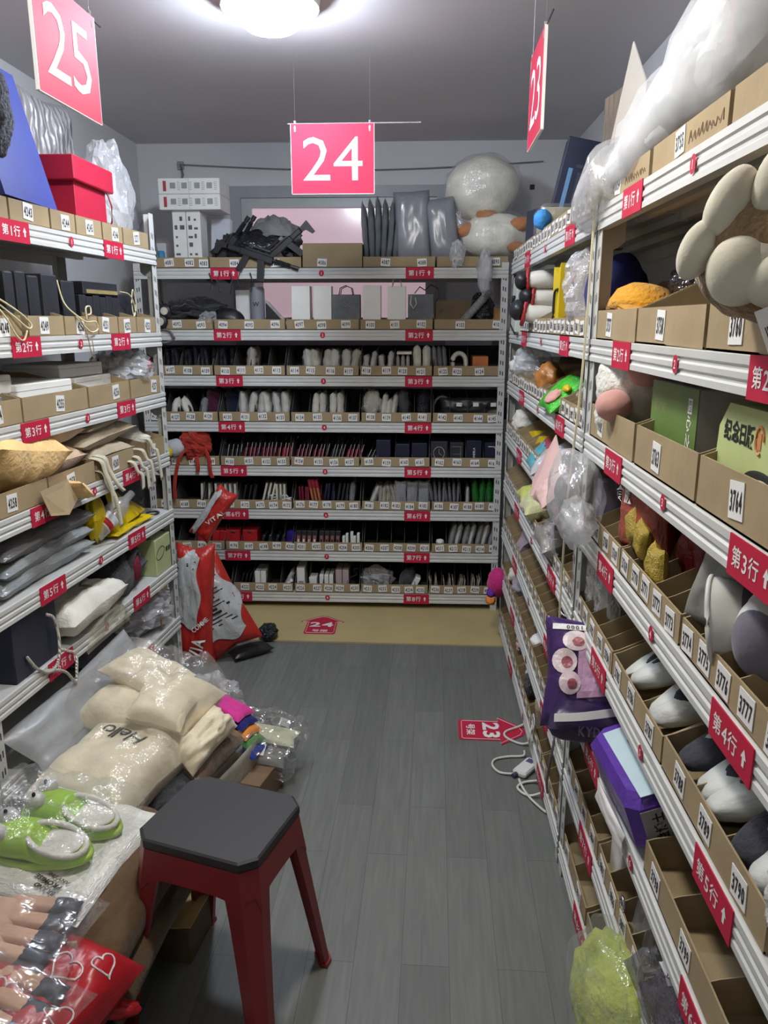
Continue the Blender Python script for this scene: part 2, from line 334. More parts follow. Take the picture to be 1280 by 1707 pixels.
# ---------------------------------------------------------------- racks
def rack(name, label, r, u0, u1, depth, top, uc, us, seps=(0,1), chars=True, frontposts=(True, True)):
    t = T(name, label, 'shelving rack', (r, 0, 0, 0))
    dark = mat('slot_shadow_paint', (.05,.05,.05), rough=.8)
    for k, (pu, s) in enumerate(((u0, 1), (u1, -1))):
        for q, (pv, sv) in enumerate(((0, 1), (depth, -1))):
            if not q and not frontposts[k]: continue
            b = MB()
            b.box(min(pu, pu+s*.036), max(pu, pu+s*.036), min(pv, pv+sv*.002), max(pv, pv+sv*.002), 0, top)
            b.box(min(pu, pu+s*.002), max(pu, pu+s*.002), min(pv, pv+sv*.036), max(pv, pv+sv*.036), 0, top)
            e = pv-sv*.0004
            for z in [.04+.05*i for i in range(int((top-.05)/.05))]:
                b.box(pu+s*.012, pu+s*.017, min(e, e+.0002), max(e, e+.0002), z, z+.02, 1); b.box(pu+s*.023, pu+s*.028, min(e, e+.0002), max(e, e+.0002), z+.004, z+.024, 1)
                b.box(min(pu-s*.0004, pu), max(pu-s*.0004, pu), pv+sv*.015, pv+sv*.020, z, z+.02, 1)
            P('post', b, [rackm, dark], t)
    prof = [(0,0),(-.004,-.001),(-.004,-.012),(-.001,-.015),(-.001,-.019),(-.004,-.022),(-.004,-.030),(-.001,-.033),(-.001,-.037),(-.004,-.040),(-.004,-.050),(.002,-.050),(.018,-.050),(.018,-.048),(.002,-.048),(.002,0)]
    for i, z in enumerate(LV):
        b = MB(); b.prism([(p, q+z) for p, q in prof], u0+.003, u1-.003, 'x')
        for pu, s in ((u0+.004, 1), (u1-.004, -1)):
            b.prism([(.002,z-.002),(.06,z-.002),(.06,z-.075),(.045,z-.088),(.002,z-.10)] if z > .15 else [(.002,z-.002),(.06,z-.002),(.06,z-.05),(.002,z-.06)], pu, pu+s*.0025, 'x')
            b.lathe([(0,0),(.004,0)], 6) if 0 else None
        bm_ = P('front_beam', b, rackm, t)
        for su in us:
            if su is None: continue
            w = .135
            st = MB().box(su-w/2, su+w/2, -.0062, -.0042, z-.053, z+.001, 0); text(st, '第%d行 ^' % (i+1), su, z-.026, .024, w*.80, y=-.0068)
            P('row_sticker', st, [redp, whitev], bm_)
        if uc:
            ds = MB().add([(uc+.0125*math.cos(a*PI/10), -.0062, z-.025+.0145*math.sin(a*PI/10)) for a in range(20)], [tuple(range(20))]); text(ds, str(i+1), uc, z-.025, .014, y=-.0068)
            P('number_disc', ds, [redp, whitev], bm_)
        P('rear_beam', MB().box(u0+.003, u1-.003, depth-.004, depth, z-.05, z), rackm, t)
        d = MB().box(u0+.004, u1-.004, .002, depth-.004, z-.010, z-.0005)
        for k in range(1, 4): d.box(u0+.004, u1-.004, depth*k/4-.012, depth*k/4+.012, z-.028, z-.010)
        P('deck', d, deckm, t)
    return t
rack('storage_rack', 'pale metal storage rack standing across the back wall below sign 24', 'B', .02, 1.85, .40, 1.775, .947, (.473, 1.422))
rack('storage_rack', 'pale metal storage rack down the left side below sign 25', 'L', .778, 2.0, .39, 1.88, 1.389, (1.105, 1.658))
rack('storage_rack', 'far bay of the right-hand racks, beyond the hanging yellow cord', 'R', .30, 1.965, .39, 1.765, 1.24, (.82, 1.66))
rack('storage_rack', 'near bay of the right-hand racks, holding the big paw plush', 'R', 1.985, 3.255, .39, 1.765, 2.62, (2.282, 2.965))

# ---------------------------------------------------------------- trays
WORD = ['top', 'second', 'third', 'fourth', 'fifth', 'sixth', 'seventh', 'bottom']
WHERE = {'B': 'back rack', 'L': 'left rack', 'R': 'right rack'}
def sticker(num, w=.045, h=.036):
    b = MB().box(-w/2, w/2, -.0012, 0, -h/2, h/2, 0)
    if num: text(b, str(num), 0, 0, h*.56, w*.84, y=-.0018, bold=.026)
    return b.mesh('number_sticker', [paperw, ink])
DIVS = {}
def tray(r, row, u0, u1, nums, su=None, lip=.05, back=.125, depth=.33, v0=.003, divs=None, label=None, dm=None, rz=0, group=None, slope=.17, sth=.036, scrawl=False, km=None, pos=''):
    z = LV[row-1]; W = u1-u0-.004; th = .003; km = km or kraft
    wm = 1 if r == 'B' and row > 2 else 0
    b = MB().box(0, W, 0, depth, 0, th, wm).box(0, W, 0, th, 0, lip).box(0, W, depth-th, depth, 0, back, wm)
    side = [(th, th), (depth-th, th), (depth-th, back), (slope, back), (th+.012, lip+.004), (th, lip)]
    b.prism(side, 0, th, 'x', wm); b.prism(side, W-th, W, 'x', wm)
    nn = [n for n in nums if n]
    lab = label or '%s cardboard tray on the %s shelf of the %s, stickered %s' % (pos, WORD[row-1], 'near right bay' if r == 'R' else WHERE[r], nn[0] if len(nn) < 2 else '%s to %s' % (nn[0], nn[-1]))
    t = T('cardboard_tray', lab, 'tray', (r, u0+.002, v0, z+.0005), b, [km, dm or kraftd], rot=(0,0,rz), group=group)
    ds = divs if divs is not None else [W*k/len(nums) for k in range(1, len(nums))]
    for x in ds: P('divider', MB().prism([(p, q-.002 if q > .01 else q) for p, q in side], x-.001, x+.001, 'x'), dm or kraftd, t)
    for k, n in enumerate(nums):
        x = (su[k]-u0) if su else W*(k+.5)/len(nums)
        P('number_sticker', sticker(n, h=sth), None, t, loc=(x, -.0004, lip*.5+random.uniform(-.003,.004)), rot=(0, random.uniform(-6,6), 0))
    if scrawl:
        sc = MB()
        for k in range(9):
            x = W*.55+.016*k; zz = lip*.45
            sc.ribbon([(x, -.0008, zz-.008), (x+random.uniform(.002,.012), -.0008, zz+random.uniform(.002,.01)), (x+.012, -.0008, zz-random.uniform(.002,.008))], .0022, (1,0,.3), .0004)
        P('marker_writing', sc, mat('brown_marker', (.16,.09,.04), rough=.8), t)
    return t
tp = .0045                                            # top face of a tray's floor above its shelf
B_TR = {1: [(.03,.395,[4080,4081,4082,4083],[.10,.2,.30,.37]), (.40,.85,[4084,4085],[.52,.72]), (1.147,1.497,[4087,4088],[1.255,1.43]), (1.503,1.845,[4089,4090],[1.60,1.78])],
 2: [(.03,.40,[4091,4092,4093],[.12,.22,.34]), (.407,.762,[4094,4095,4096],[.45,.58,.71]), (.767,1.127,[4097,4098,4099],[.83,.94,1.06]), (1.132,1.489,[4100,4101,4102],[1.18,1.30,1.43]), (1.494,1.848,[4103,4105],[1.62,1.80])],
 3: [(.03,.39,[4106,4107,4108,4109],[.08,.17,.26,.35]), (.395,.755,[4110,4111,4112,4113],[.45,.53,.62,.71]), (.760,1.125,[4114,4115,4116,4117],[.80,.88,.98,1.07]), (1.130,1.489,[4118,4119,4120,4121],[1.16,1.26,1.34,1.43]), (1.494,1.848,[4122,4123,4124],[1.54,1.61,1.72])],
 4: [(.03,.403,[4126,4127,4128,4129],[.08,.18,.26,.35]), (.408,.772,[4130,4131,4132,4133],[.45,.54,.63,.72]), (.777,1.128,[4134,4135,4136,4137],[.82,.91,1.01,1.09]), (1.134,1.489,[4138,4139,4140,4141],[1.18,1.26,1.36,1.44]), (1.494,1.848,[4142,4143,4144,4145],[1.54,1.62,1.72,1.79])],
 5: [(.03,.40,[4146,4147,4148,4149],[.08,.17,.26,.35]), (.405,.765,[4150,4151,4152,4153],[.45,.55,.64,.72]), (.770,1.124,[4154,4155,4156,4157],[.81,.91,.99,1.07]), (1.129,1.484,[4158,4159,4160,4161],[1.17,1.26,1.35,1.43]), (1.490,1.840,[4162,4163,4164,4165],[1.53,1.62,1.71,1.80])],
 6: [(.03,.30,[4167,4168],[.10,.2]), (.303,.770,[4169,4170,4171,4172,4173,4174,4175],[.29,.37,.44,.52,.6,.67,.74]), (.776,1.129,[4176,4177,4178,4179,4180],[.81,.88,.95,1.02,1.09]), (1.134,1.490,[4181,4182,4183,4184,4185],[1.17,1.25,1.31,1.38,1.45]), (1.495,1.846,[4186,4187,4188,4189,4190],[1.53,1.61,1.68,1.74,1.81])],
 7: [(.03,.404,[4192,4193,4194,4195],[.10,.2,.28,.36]), (.409,.768,[4196,4197,4198,4199,4200],[.45,.53,.61,.68,.75]), (.772,1.137,[4201,4202,4203,4204,4205],[.81,.89,.96,1.03,1.10]), (1.141,1.493,[4206,4207,4208,4209,4210],[1.17,1.25,1.32,1.39,1.46]), (1.498,1.850,[4211,4212,4213,4214,4215],[1.54,1.61,1.68,1.75,1.82])],
 8: [(.03,.43,[4218,4219,4220,4221],[.1,.2,.3,.4]), (.441,.764,[4222,4223,4224,4225],[.50,.58,.65,.73]), (.769,1.122,[4226,4227,4228,4229,4230],[.80,.89,.95,1.01,1.09]), (1.127,1.484,[4231,4232,4233,4234,4235],[1.16,1.24,1.31,1.38,1.44]), (1.489,1.843,[4236,4237,4238,4239,4240],[1.52,1.59,1.66,1.73,1.80])]}
for row, trs in B_TR.items():
    for k, (u0, u1, nums, su) in enumerate(trs):
        W = u1-u0; pos = ('leftmost', 'second', 'middle', 'fourth', 'rightmost')[k] if len(trs) == 5 else ('leftmost', 'second', 'fourth', 'rightmost')[k]; ds = [(su[i]+su[i+1])/2-u0 for i in range(len(su)-1)] if row > 2 else []
        tray('B', row, u0, u1, nums, su, divs=ds, dm=mat('dark_divider_board', (.07,.066,.062), rough=.8), back=.14 if row > 2 else .06, slope=.10, pos=pos)
# taller empty carton of the top shelf
t = T('cardboard_carton', 'taller open cardboard carton numbered 4086 in the middle of the top back shelf', 'carton', ('B', .857, .003, LV[0]+.0005), MB().box(0,.287,0,.33,0,.003).box(0,.287,0,.003,0,.113).box(0,.287,.327,.33,0,.113).box(0,.003,.003,.327,.003,.113).box(.284,.287,.003,.327,.003,.113), kraft)
P('number_sticker', sticker(4086), None, t, loc=(.093,-.0004,.024), rot=(0,3,0))

L_TR = {1: [(.80,1.10,[4242],[.95]), (1.105,1.295,[4243],[1.187]), (1.30,1.436,[4244],[1.376]), (1.44,1.60,[4245],[1.518]), (1.605,1.745,[4246],[1.688]), (1.75,1.95,[3271],[1.85])],
 2: [(.80,1.105,[4247,4248],[.90,1.023]), (1.135,1.318,[4249],[1.21]), (1.322,1.52,[4250],[1.408]), (1.524,1.66,[4251],[1.57]), (1.664,1.80,[4252],[1.724]), (1.804,1.965,[4253],[1.889])],
 3: [(.80,1.062,[4254],[.95]), (1.067,1.415,[4255],[1.251]), (1.422,1.708,[4256],[1.602]), (1.715,1.975,[4257],[1.907])],
 4: [(.80,1.145,[4258],[.97]), (1.15,1.42,[4259],[1.27]), (1.43,1.70,[4260],[1.557]), (1.79,1.975,[4261],[1.858])]}
for row, trs in L_TR.items():
    for k, (u0, u1, nums, su) in enumerate(trs):
        tray('L', row, u0, u1, nums, su, lip=.055 if row < 3 else .066, back=.11, divs=[], slope=.2, sth=.046 if row > 1 else .042, pos=('nearest', 'second', 'third', 'fourth', 'fifth', 'farthest')[k if k < len(trs)-1 else 5])

NR = {1: [(1.99,2.355,[3754],[2.13],.048), (2.372,2.722,[3755],[2.522],.048), (2.734,3.10,[3756],[2.99],.048)],
 2: [(1.99,2.346,[3757],[2.135],.064), (2.354,2.71,[3758],[2.50],.064), (2.72,3.08,[3760],[2.823],.064)],
 3: [(1.99,2.392,[3762],[2.119],.075), (2.405,2.735,[3763],[2.537],.075), (2.742,3.08,[3764],[2.883],.075)],
 4: [(2.0,2.36,[3766,3767,3768,3769],[2.06,2.15,2.24,2.32],.052), (2.364,2.728,[3769,3770,3771,3772,3773],[2.40,2.475,2.54,2.61,2.68],.052), (2.735,3.13,[3774,3775,3776,3777,3778],[2.765,2.835,2.905,2.98,3.06],.052)],
 5: [(1.99,2.36,[3780,3781,3782,3783,3784],[2.02,2.095,2.17,2.25,2.32],.052), (2.365,2.70,[3785,3786,3787],[2.41,2.51,2.63],.052), (2.705,3.10,[3788,3789,3790],[2.79,2.90,3.02],.06)],
 6: [(2.665,3.12,[3798,3799,3800],[2.73,2.88,3.05],.06)],
 7: [(1.99,2.36,[3801,3802,3803,3804],[2.04,2.13,2.22,2.31],.05), (2.365,2.72,[3805,3806,3807,3808],[2.41,2.50,2.58,2.67],.05), (2.725,3.12,[3809,3810,3811],[2.80,2.92,3.05],.05)],
 8: [(1.99,2.30,[3812,3813],[2.07,2.22],.05), (2.31,2.70,[3814,3815],[2.4,2.6],.05)]}
for row, trs in NR.items():
    for k, (u0, u1, nums, su, lip) in enumerate(trs):
        ds = [(su[i]+su[i+1])/2-u0 for i in range(len(su)-1)]
        tray('R', row, u0, u1, nums, su, lip=lip, back=(.06,.13,.13,.12,.12,.09,.12,.12)[row-1], divs=ds, slope=.15, sth=.04 if row > 3 or row == 1 else .05, scrawl=row == 1, dm=kraft, pos=('farthest', 'middle', 'nearest')[k] if len(trs) == 3 else ('farther', 'nearer')[k])
n0 = 3820
PLACEF = ['at its far end', 'second from its far end', 'in its middle', 'second from the yellow cord', 'next to the yellow cord']
for row in range(1, 9):
    for k in range(5):
        u0 = .312+k*.329; q = (5, 5, 5, 5, 5, 4, 4, 4)[row-1]
        tray('R', row, u0, u0+.325, list(range(n0, n0+q)), None, lip=.05, back=.11, slope=.12, dm=kraft, divs=None,
             label='cardboard tray on the %s shelf of the far right bay, %s' % (WORD[row-1], PLACEF[k])); n0 += q
# ---------------------------------------------------------------- what the back rack holds
SEC = {}
for row, trs in B_TR.items():
    for k, (u0, u1, nums, su) in enumerate(trs):
        ed = [u0]+[(su[i]+su[i+1])/2 for i in range(len(su)-1)]+[u1]
        for i, n in enumerate(nums): SEC[n] = (ed[i]+.004, ed[i+1]-.004, row)
rnd = random.Random(3)
def zt(row): return LV[row-1]+tp
def packet(r, row, u, v, t, h, d, m, lean=0, cover=None, seed=0, name='packet', label='', cat='packet', group=None, z=None, amp=.12, turn=90, pp=4.5):
    """soft packet standing on its edge"""
    def mk(k, a): return MB().pillow(d*k, h*k, t*k, 14, seed, a, 2.6, p=pp, q=.42).xf(loc=(0, 0, -t*k/2)).xf(rot=(90, 0, 0)).xf(rot=(0, 0, turn)).xf(loc=(0, 0, h/2+.001))
    z = zt(row) if z is None else z
    o = T(name, label, cat, (r, u, v+(d/2 if turn == 90 else t/2), z), mk(.95, amp), m, rot=(0, lean, 0), group=group, smooth=True)
    if cover: P('clear_bag', mk(1.0, amp*2.2), cover, o, True)
    return o
def card(r, row, u, v, w, d, h, m, lean=0, name='box', label='', cat='box', group=None, rot=None, z=None, rr=.002, b=None):
    return T(name, label, cat, (r, u, v+d/2, zt(row) if z is None else z), b or rbox(w, d, h, rr), m, rot=rot or (0, lean, 0), group=group)
def fill(nums, n, fn):
    """n evenly spaced places across each numbered section"""
    for num in nums:
        a, b, row = SEC[num]
        for k in range(n): fn(row, a+(b-a)*(k+.5)/n, num, k)
# third shelf
fill((4107, 4108, 4109, 4110), 3, lambda row, u, n, k: packet('B', row, u, .03, .026, .135+rnd.uniform(-.01,.01), .2, blackgl, rnd.uniform(-6,8), None, n+k, 'film_packet', 'dark shiny film packet standing in a tray on the third shelf of the back rack', 'packet', 'dark film packets on the third shelf'))
packet('B', 3, .565, .03, .05, .14, .2, gls('cream_tissue', (.55,.50,.42), bump=.6), 6, clear, 5, 'tissue_packet', 'crumpled cream packet in film beside empty black dividers, third back shelf')
beige = fab('beige_cloth', (.60,.56,.45)); greywh = gls('grey_white_cloth', (.70,.70,.65), rough=.6, bump=.4)
fill((4115, 4116, 4117), 2, lambda row, u, n, k: packet('B', row, u, .03, .05, .13, .2, greywh if (n+k) % 2 else beige, rnd.uniform(-8,8), clear, n+k, 'bagged_cloth', 'pale folded cloth in a clear bag, middle tray on the third back shelf', 'packet', 'bagged cloths in the middle tray'))
fill((4118, 4119), 2, lambda row, u, n, k: packet('B', row, u, .03, .032, .12-.02*(k == 0), .2, paperw, rnd.uniform(-8,8), clear, n*2+k, 'white_packet', 'white flat packet in loose clear film, fourth tray on the third back shelf', 'packet', 'white packets in the fourth tray'))
card('B', 3, SEC[4120][0]+.045, .03, .075, .2, .012, offwhite, name='folded_cloth', label='white folded cloth laid across the small upright packets, third back shelf', cat='cloth', z=LV[2]+.105)
fill((4120,), 3, lambda row, u, n, k: packet('B', row, u, .03, .022, .10, .2, greywh, 0, clear, n*3+k, 'small_packet', 'small pale upright packet under a folded cloth, third back shelf', 'packet', 'small packets under the folded cloth'))
fill((4121,), 2, lambda row, u, n, k: packet('B', row, u, .025, .042, .15, .2, offwhite, 0, None, n*2+k, 'rolled_towel', 'thick white folded towel standing upright, fourth tray on the third back shelf', 'towel', 'white towels standing upright'))
fill((4122,), 3, lambda row, u, n, k: packet('B', row, u, .025, .024, .145, .2, greywh, -6, smoky, n*2+k, 'grey_packet', 'greyish leaning packet in film, rightmost tray on the third back shelf', 'packet', 'leaning grey packets'))
hp = MB().tube([(.034*math.cos(a), 0, .055+.05*math.sin(a)) if a > 0 else (.034*math.cos(a), 0, .055) for a in [PI*(k/10) for k in range(11)]], .011, 8).xf(sc=(1,6,1)); hp.tube([(-.034,0,.055),(-.034,0,.004)], .011).tube([(.034,0,.055),(.034,0,.004)], .011)
T('headrest_roll', 'white folded arch-shaped roll in film beside the orange boxes, third back shelf', 'roll', ('B', SEC[4123][0]+.045, .07, zt(3)), MB().tube([(-.034,0,.012)]+[(.034*math.cos(PI-PI*k/10), 0, .06+.045*math.sin(PI*k/10)) for k in range(11)]+[(.034,0,.012)], .012, 8).xf(sc=(1,3.5,1)), offwhite, smooth=True)
orangem = mat('orange_carton', (.50,.15,.04), rough=.5)
t = card('B', 3, 1.728, .03, .078, .16, .024, orangem, name='orange_box', label='flat orange box lying under the taller orange box, third back shelf')
P('print', MB().box(-.03,.03,-.0814,-.0802,.006,.011), mat('pale_print', (.6,.5,.35)), t)
card('B', 3, 1.728, .03, .078, .16, .066, orangem, z=zt(3)+.025, name='orange_box', label='taller orange box standing on a flat one, third back shelf')
t = card('B', 3, 1.806, .03, .066, .14, .022, mat('blue_carton', (.02,.06,.22), rough=.4), name='blue_box', label='small flat blue box beside the orange boxes, third back shelf')
P('print', MB().box(-.025,.02,-.0714,-.0702,.010,.015), paperw, t)
# fourth shelf
def shoe(u, v, z, sc=1, lean=0, label='', m=None):
    b = MB().blob(.024*sc, .05*sc, .066*sc, 18, 3, .10, 2, c=(0,0,.062*sc))
    o = T('soft_shoe', label, 'shoe', ('B', u, v, z), b, offwhite, rot=(0, lean, 0), smooth=True)
    P('opening', MB().blob(.022*sc, .012*sc, .03*sc, 10, 1, .05, c=(.006, -.028*sc, .055*sc)), black, o, True)
shoe(.16, .07, zt(4), .9, 12, 'white soft shoe with dark opening, leftmost in the fourth back shelf')
shoe(.245, .07, zt(4), .95, -16, 'white soft shoe tilted against the maroon cloth, fourth back shelf')
packet('B', 4, .30, .03, .04, .12, .2, silver, 14, clear, 5, 'silver_packet', 'silvery packet leaning beside the tilted white shoe, fourth back shelf')
packet('B', 4, .355, .05, .07, .16, .2, fab('maroon_cloth', (.07,.012,.04)), 0, None, 9, 'folded_cloth', 'dark maroon folded cloth at the end of the leftmost fourth-shelf tray', 'cloth')
packet('B', 4, .46, .06, .085, .165, .2, fab('navy_cloth', (.012,.016,.035)), 0, None, 4, 'folded_cloth', 'dark navy folded cloth beside white bagged shoes, fourth back shelf', 'cloth')
fill((4131, 4132, 4133), 2, lambda row, u, n, k: packet('B', row, u, .025, .042, .15, .2, offwhite if k else greywh, rnd.uniform(-8,10), clear, n*2+k, 'bagged_shoe', 'white shoe in a clear bag standing in the second fourth-shelf tray', 'shoe', 'bagged white shoes of the second tray'))
fill((4135, 4136), 2, lambda row, u, n, k: packet('B', row, u, .025, .038, .145, .2, offwhite, rnd.uniform(-5,5), clear if k else None, n*2+k, 'white_slipper', 'white flat slipper standing upright in the middle fourth-shelf tray', 'slipper', 'white slippers of the middle tray'))
T('crumpled_bag', 'crumpled off-white satin bag standing in the fourth tray, fourth back shelf', 'bag', ('B', 1.185, .08, zt(4)), MB().blob(.05, .05, .08, 18, 5, .22, 3, c=(0,0,.075)), gls('satin_white', (.55,.52,.45), rough=.35, bump=.7), smooth=True)
fill((4139,), 3, lambda row, u, n, k: packet('B', row, u, .025, .032, .14-.03*(k == 1), .2, offwhite, 8, clear if k == 2 else None, n*2+k, 'white_insole', 'white flat insole standing upright beside the satin bag, fourth back shelf', 'insole', 'white insoles on the fourth shelf'))
packet('B', 4, 1.355, .025, .06, .155, .2, black, -4, clear, 3, 'bagged_item', 'black item in loose clear bag beside white insoles, fourth back shelf')
packet('B', 4, 1.44, .03, .075, .15, .2, blackgl, 5, None, 8, 'film_packet', 'wide black shiny packet at the end of the fourth-shelf fourth tray')
T('film_coil', 'clear plastic film looped into a coil, fourth back shelf', 'film', ('B', 1.545, .06, zt(4)), MB().tube([(-.045,0,.02)]+[(.045*math.cos(PI-PI*k/10), .01, .06+.06*math.sin(PI*k/10)) for k in range(11)]+[(.03,0,.01)], .008, 8).xf(sc=(1,3,1)), clear, smooth=True)
fill((4143, 4144, 4145), 1, lambda row, u, n, k: P('price_tag', MB().box(-.014,.014,-.0365,-.035,.075,.094).xf(rot=(0, rnd.uniform(-8,12), 0)), paperw, packet('B', row, u, .04, .07, .12, .2, black, 0, None, n, 'black_pouch', 'black pouch with a small white tag, rightmost tray on the fourth back shelf', 'pouch', 'black tagged pouches', turn=0), label='white price tag'))
# fifth shelf
SLV = film('sleeve_film', haze=.10, bump=.15, bs=6, gl=.16)
bk = {}
def book(row, u, n, k, m, t=.013, h=.10, d=.15, lean=10, label='', group=None, sleeve=True, name='booklet', cat='booklet'):
    key = (m.name, t, h, d)
    if key not in bk: bk[key] = (rbox(t, d, h, .001).mesh(name, m), MB().prism([(-d/2,.012),(-d/2+.004,h+.03),(d/2,h+.045),(d/2,.012)], t*.5+.001, t*.5+.0025, 'x').mesh('plastic_sleeve', SLV), MB().box(t*.5+.0005, t*.5+.0018, -d/2-.001, -d/2+.0005, .02, h+.03).mesh('sleeve_edge', paperw))
    o = T(name, label, cat, ('B', u, .03+d/2+rnd.uniform(0,.02), zt(row)), bk[key][0], rot=(0, lean+rnd.uniform(-2,2), 0), group=group)
    if sleeve: P('plastic_sleeve', bk[key][1], None, o); P('sleeve_edge', bk[key][2], None, o)
mar2 = mat('crimson_cover', (.26,.015,.035), rough=.4)
fill((4150, 4151, 4152, 4153), 4, lambda row, u, n, k: book(row, u, n, k, (black, maroon, maroon, mar2)[n-4150], .010, .085 if n > 4150 else .075, label='%s booklet in a clear sleeve, second tray on the fifth back shelf' % ('black', 'maroon', 'maroon', 'crimson')[n-4150], group='sleeved %s booklets of the second tray' % ('black', 'maroon', 'maroon', 'crimson')[n-4150]))
fill((4154, 4155, 4156, 4157), 4, lambda row, u, n, k: book(row, u, n, k, (maroon, maroon, black, mar2)[n-4154], .009, .08, lean=14, label='%s booklet in a clear sleeve, middle tray on the fifth back shelf' % ('maroon', 'maroon', 'black', 'crimson')[n-4154], group='sleeved %s booklets of the middle tray' % ('maroon', 'maroon', 'black', 'crimson')[n-4154]))
fill((4158,), 4, lambda row, u, n, k: book(row, u, n, k, black, .008, .06, lean=24, label='thin black sleeve with a silver edge leaning far over, fifth back shelf', group='black sleeves leaning over'))
for u, w, h, m, lb in ((1.245,.075,.13,navy,'wide navy box standing beside leaning black sleeves, fifth back shelf'), (1.345,.07,.11,navy,'navy box in the middle of the fourth tray, fifth back shelf'), (1.43,.08,.115,navy,'navy box at the end of the fourth tray, fifth back shelf'), (1.53,.085,.125,blackcard,'black box with a watch on its front, fifth back shelf'), (1.62,.07,.12,blackcard,'black box with a thin silver outline, fifth back shelf'), (1.708,.078,.13,navy,'navy box with a vertical white word, fifth back shelf'), (1.80,.075,.12,navy,'navy box with a white hook mark at the rack end, fifth back shelf')):
    t = card('B', 5, u, .03, w, .14, h, m, name='gift_box', label=lb)
    if 'watch' in lb: P('watch_face', MB().tube([(.028*math.cos(a*PI/12), -.0715, .065+.032*math.sin(a*PI/12)) for a in range(24)], .0022, 6, True).box(-.001,.001,-.073,-.071,.065,.088).tube([(0,-.072,.065),(.017,-.072,.052)], .0012), silver, t)
    if 'outline' in lb: P('outline', MB().box(-.025,.025,-.0712,-.07,.098,.0995).box(.02,.0215,-.0712,-.07,.04,.098).box(-.02,.02,-.0712,-.07,.06,.061), silver, t)
    if 'word' in lb: P('wording', text(MB(), 'CHANDELA', 0, 0, .011, y=0, m=0).xf(rot=(0,-90,0)).xf(loc=(.0,-.0712,.055)), whitev, t)
    if 'hook' in lb: P('mark', MB().tube([(-.02,-.071,.10),(.01,-.071,.10),(.022,-.071,.085)], .002).tube([(-.018,-.071,.03),(-.012,-.071,.022)], .0015), whitev, t)
# sixth shelf
penm = mat('cream_pen_case', (.66,.64,.54), rough=.45)
def pen(row, u, h, lean, label, group):
    o = T('pen_case', label, 'pen case', ('B', u, .06, zt(row)), rbox(.011, .05, h, .0015), penm, rot=(0, lean, 0), group=group)
    P('end_cap', rbox(.0115, .051, .009, .001, z=h), black, o)
for u in (.285,.325): pen(6, u, .125, 2, 'cream narrow case with black end behind the red bag, sixth back shelf', 'cream cases behind the red bag')
for k in range(5): pen(6, .362+k*.0255, .125, 0, 'cream narrow case with black end in a straight row of five, sixth back shelf', 'cream cases in a row of five')
for k in range(3): pen(6, .603+k*.022, .135, 14, 'cream narrow case leaning sideways, sixth back shelf', 'three leaning cream cases')
for k in range(3): pen(6, .685+k*.020, .125, 0, 'cream narrow case upright in a group of three, sixth back shelf', 'three upright cream cases')
for k in range(3): card('B', 6, .50+k*.028, .03, .008, .16, .12, blackcard, 12, name='folder', label='thin black folder leaning between cream cases, sixth back shelf', cat='folder', group='black folders between cream cases')
def coil(u, n, label):
    b = MB()
    for k in range(n):
        cx, cz, rr = rnd.uniform(-.025,.025), .025+rnd.uniform(0,.03), .016
        b.tube([(cx+rr*math.cos(a*PI/8), -.01+rnd.uniform(-.004,.004)+.004*k, cz+rr*math.sin(a*PI/8)) for a in range(16)], .0035, 6, True)
    T('cable_coil', label, 'cable', ('B', u, .06, zt(6)), b, white, smooth=True)
# sections of this tray sit along the shelf in order 4169..4175
coil(.668, 3, 'few white cable loops lying in the second sixth-shelf tray'); coil(.738, 7, 'heap of white cable loops at the end of the second sixth-shelf tray')
fill((4176,), 4, lambda row, u, n, k: book(row, u+.02, n, k, maroon, .010, .11, lean=0, sleeve=False, label='maroon booklet in the middle tray, sixth back shelf', group='maroon booklets on the sixth shelf'))
for k in range(3):
    t = card('B', 6, .885+k*.018, .02, .016, .17, .155, mar2, -10, name='hardcover_book', label='tall crimson hardcover with gold wording leaning left, sixth back shelf', cat='book', group='tall crimson hardcovers')
    P('gold_wording', MB().box(-.004,.004,-.0862,-.085,.03,.11), mat('gold_print', (.5,.33,.08), rough=.35, metal=.6), t)
fill((4178, 4179), 3, lambda row, u, n, k: book(row, u, n, k, (navy, blackcard)[n == 4179], .012, .13, lean=8, sleeve=False, label='%s thin case in the middle tray, sixth back shelf' % ('navy', 'black')[n == 4179], group='%s thin cases on the sixth shelf' % ('navy', 'black')[n == 4179], name='thin_case', cat='case'))
packet('B', 6, 1.075, .03, .035, .14, .18, greyfilm, 4, None, 2, 'grey_packet', 'grey film packet at the end of the middle sixth-shelf tray')
packet('B', 6, 1.175, .03, .034, .13, .18, greywh, 22, clear, 6, 'white_packet', 'white packet in film leaning over, fourth tray of the sixth back shelf')
fill((4182, 4183), 3, lambda row, u, n, k: packet('B', row, u, .03, .022, .12+.01*(n == 4183), .18, beige, -14 if n == 4183 else 4, clear, n+k, 'beige_packet', 'beige slim packet in film, fourth tray of the sixth back shelf', 'packet', 'beige slim packets'))
for k, u in enumerate((1.335, 1.395, 1.455)): packet('B', 6, u, .03+.008*k, .03, .15, .066, greyfilm, 0, None, 20+k, 'grey_pouch', 'rounded grey pouch facing forward, fourth tray of the sixth back shelf', 'pouch', 'rounded grey pouches', turn=0)
fill((4186, 4187), 4, lambda row, u, n, k: packet('B', row, u, .03, .018, .145, .18, greyfilm, -10+4*k, clear if k % 2 else None, n+k, 'grey_sheet_packet', 'thin grey film packet leaning left, rightmost tray of the sixth back shelf', 'packet', 'thin grey packets of the last tray'))
packet('B', 6, 1.685, .03, .02, .12, .16, paperw, 0, clear, 6, 'paper_roll', 'slim white paper packet beside the green cloths, sixth back shelf')
greenm = gls('green_film_cloth', (.02,.22,.03), bump=.7, rough=.35)
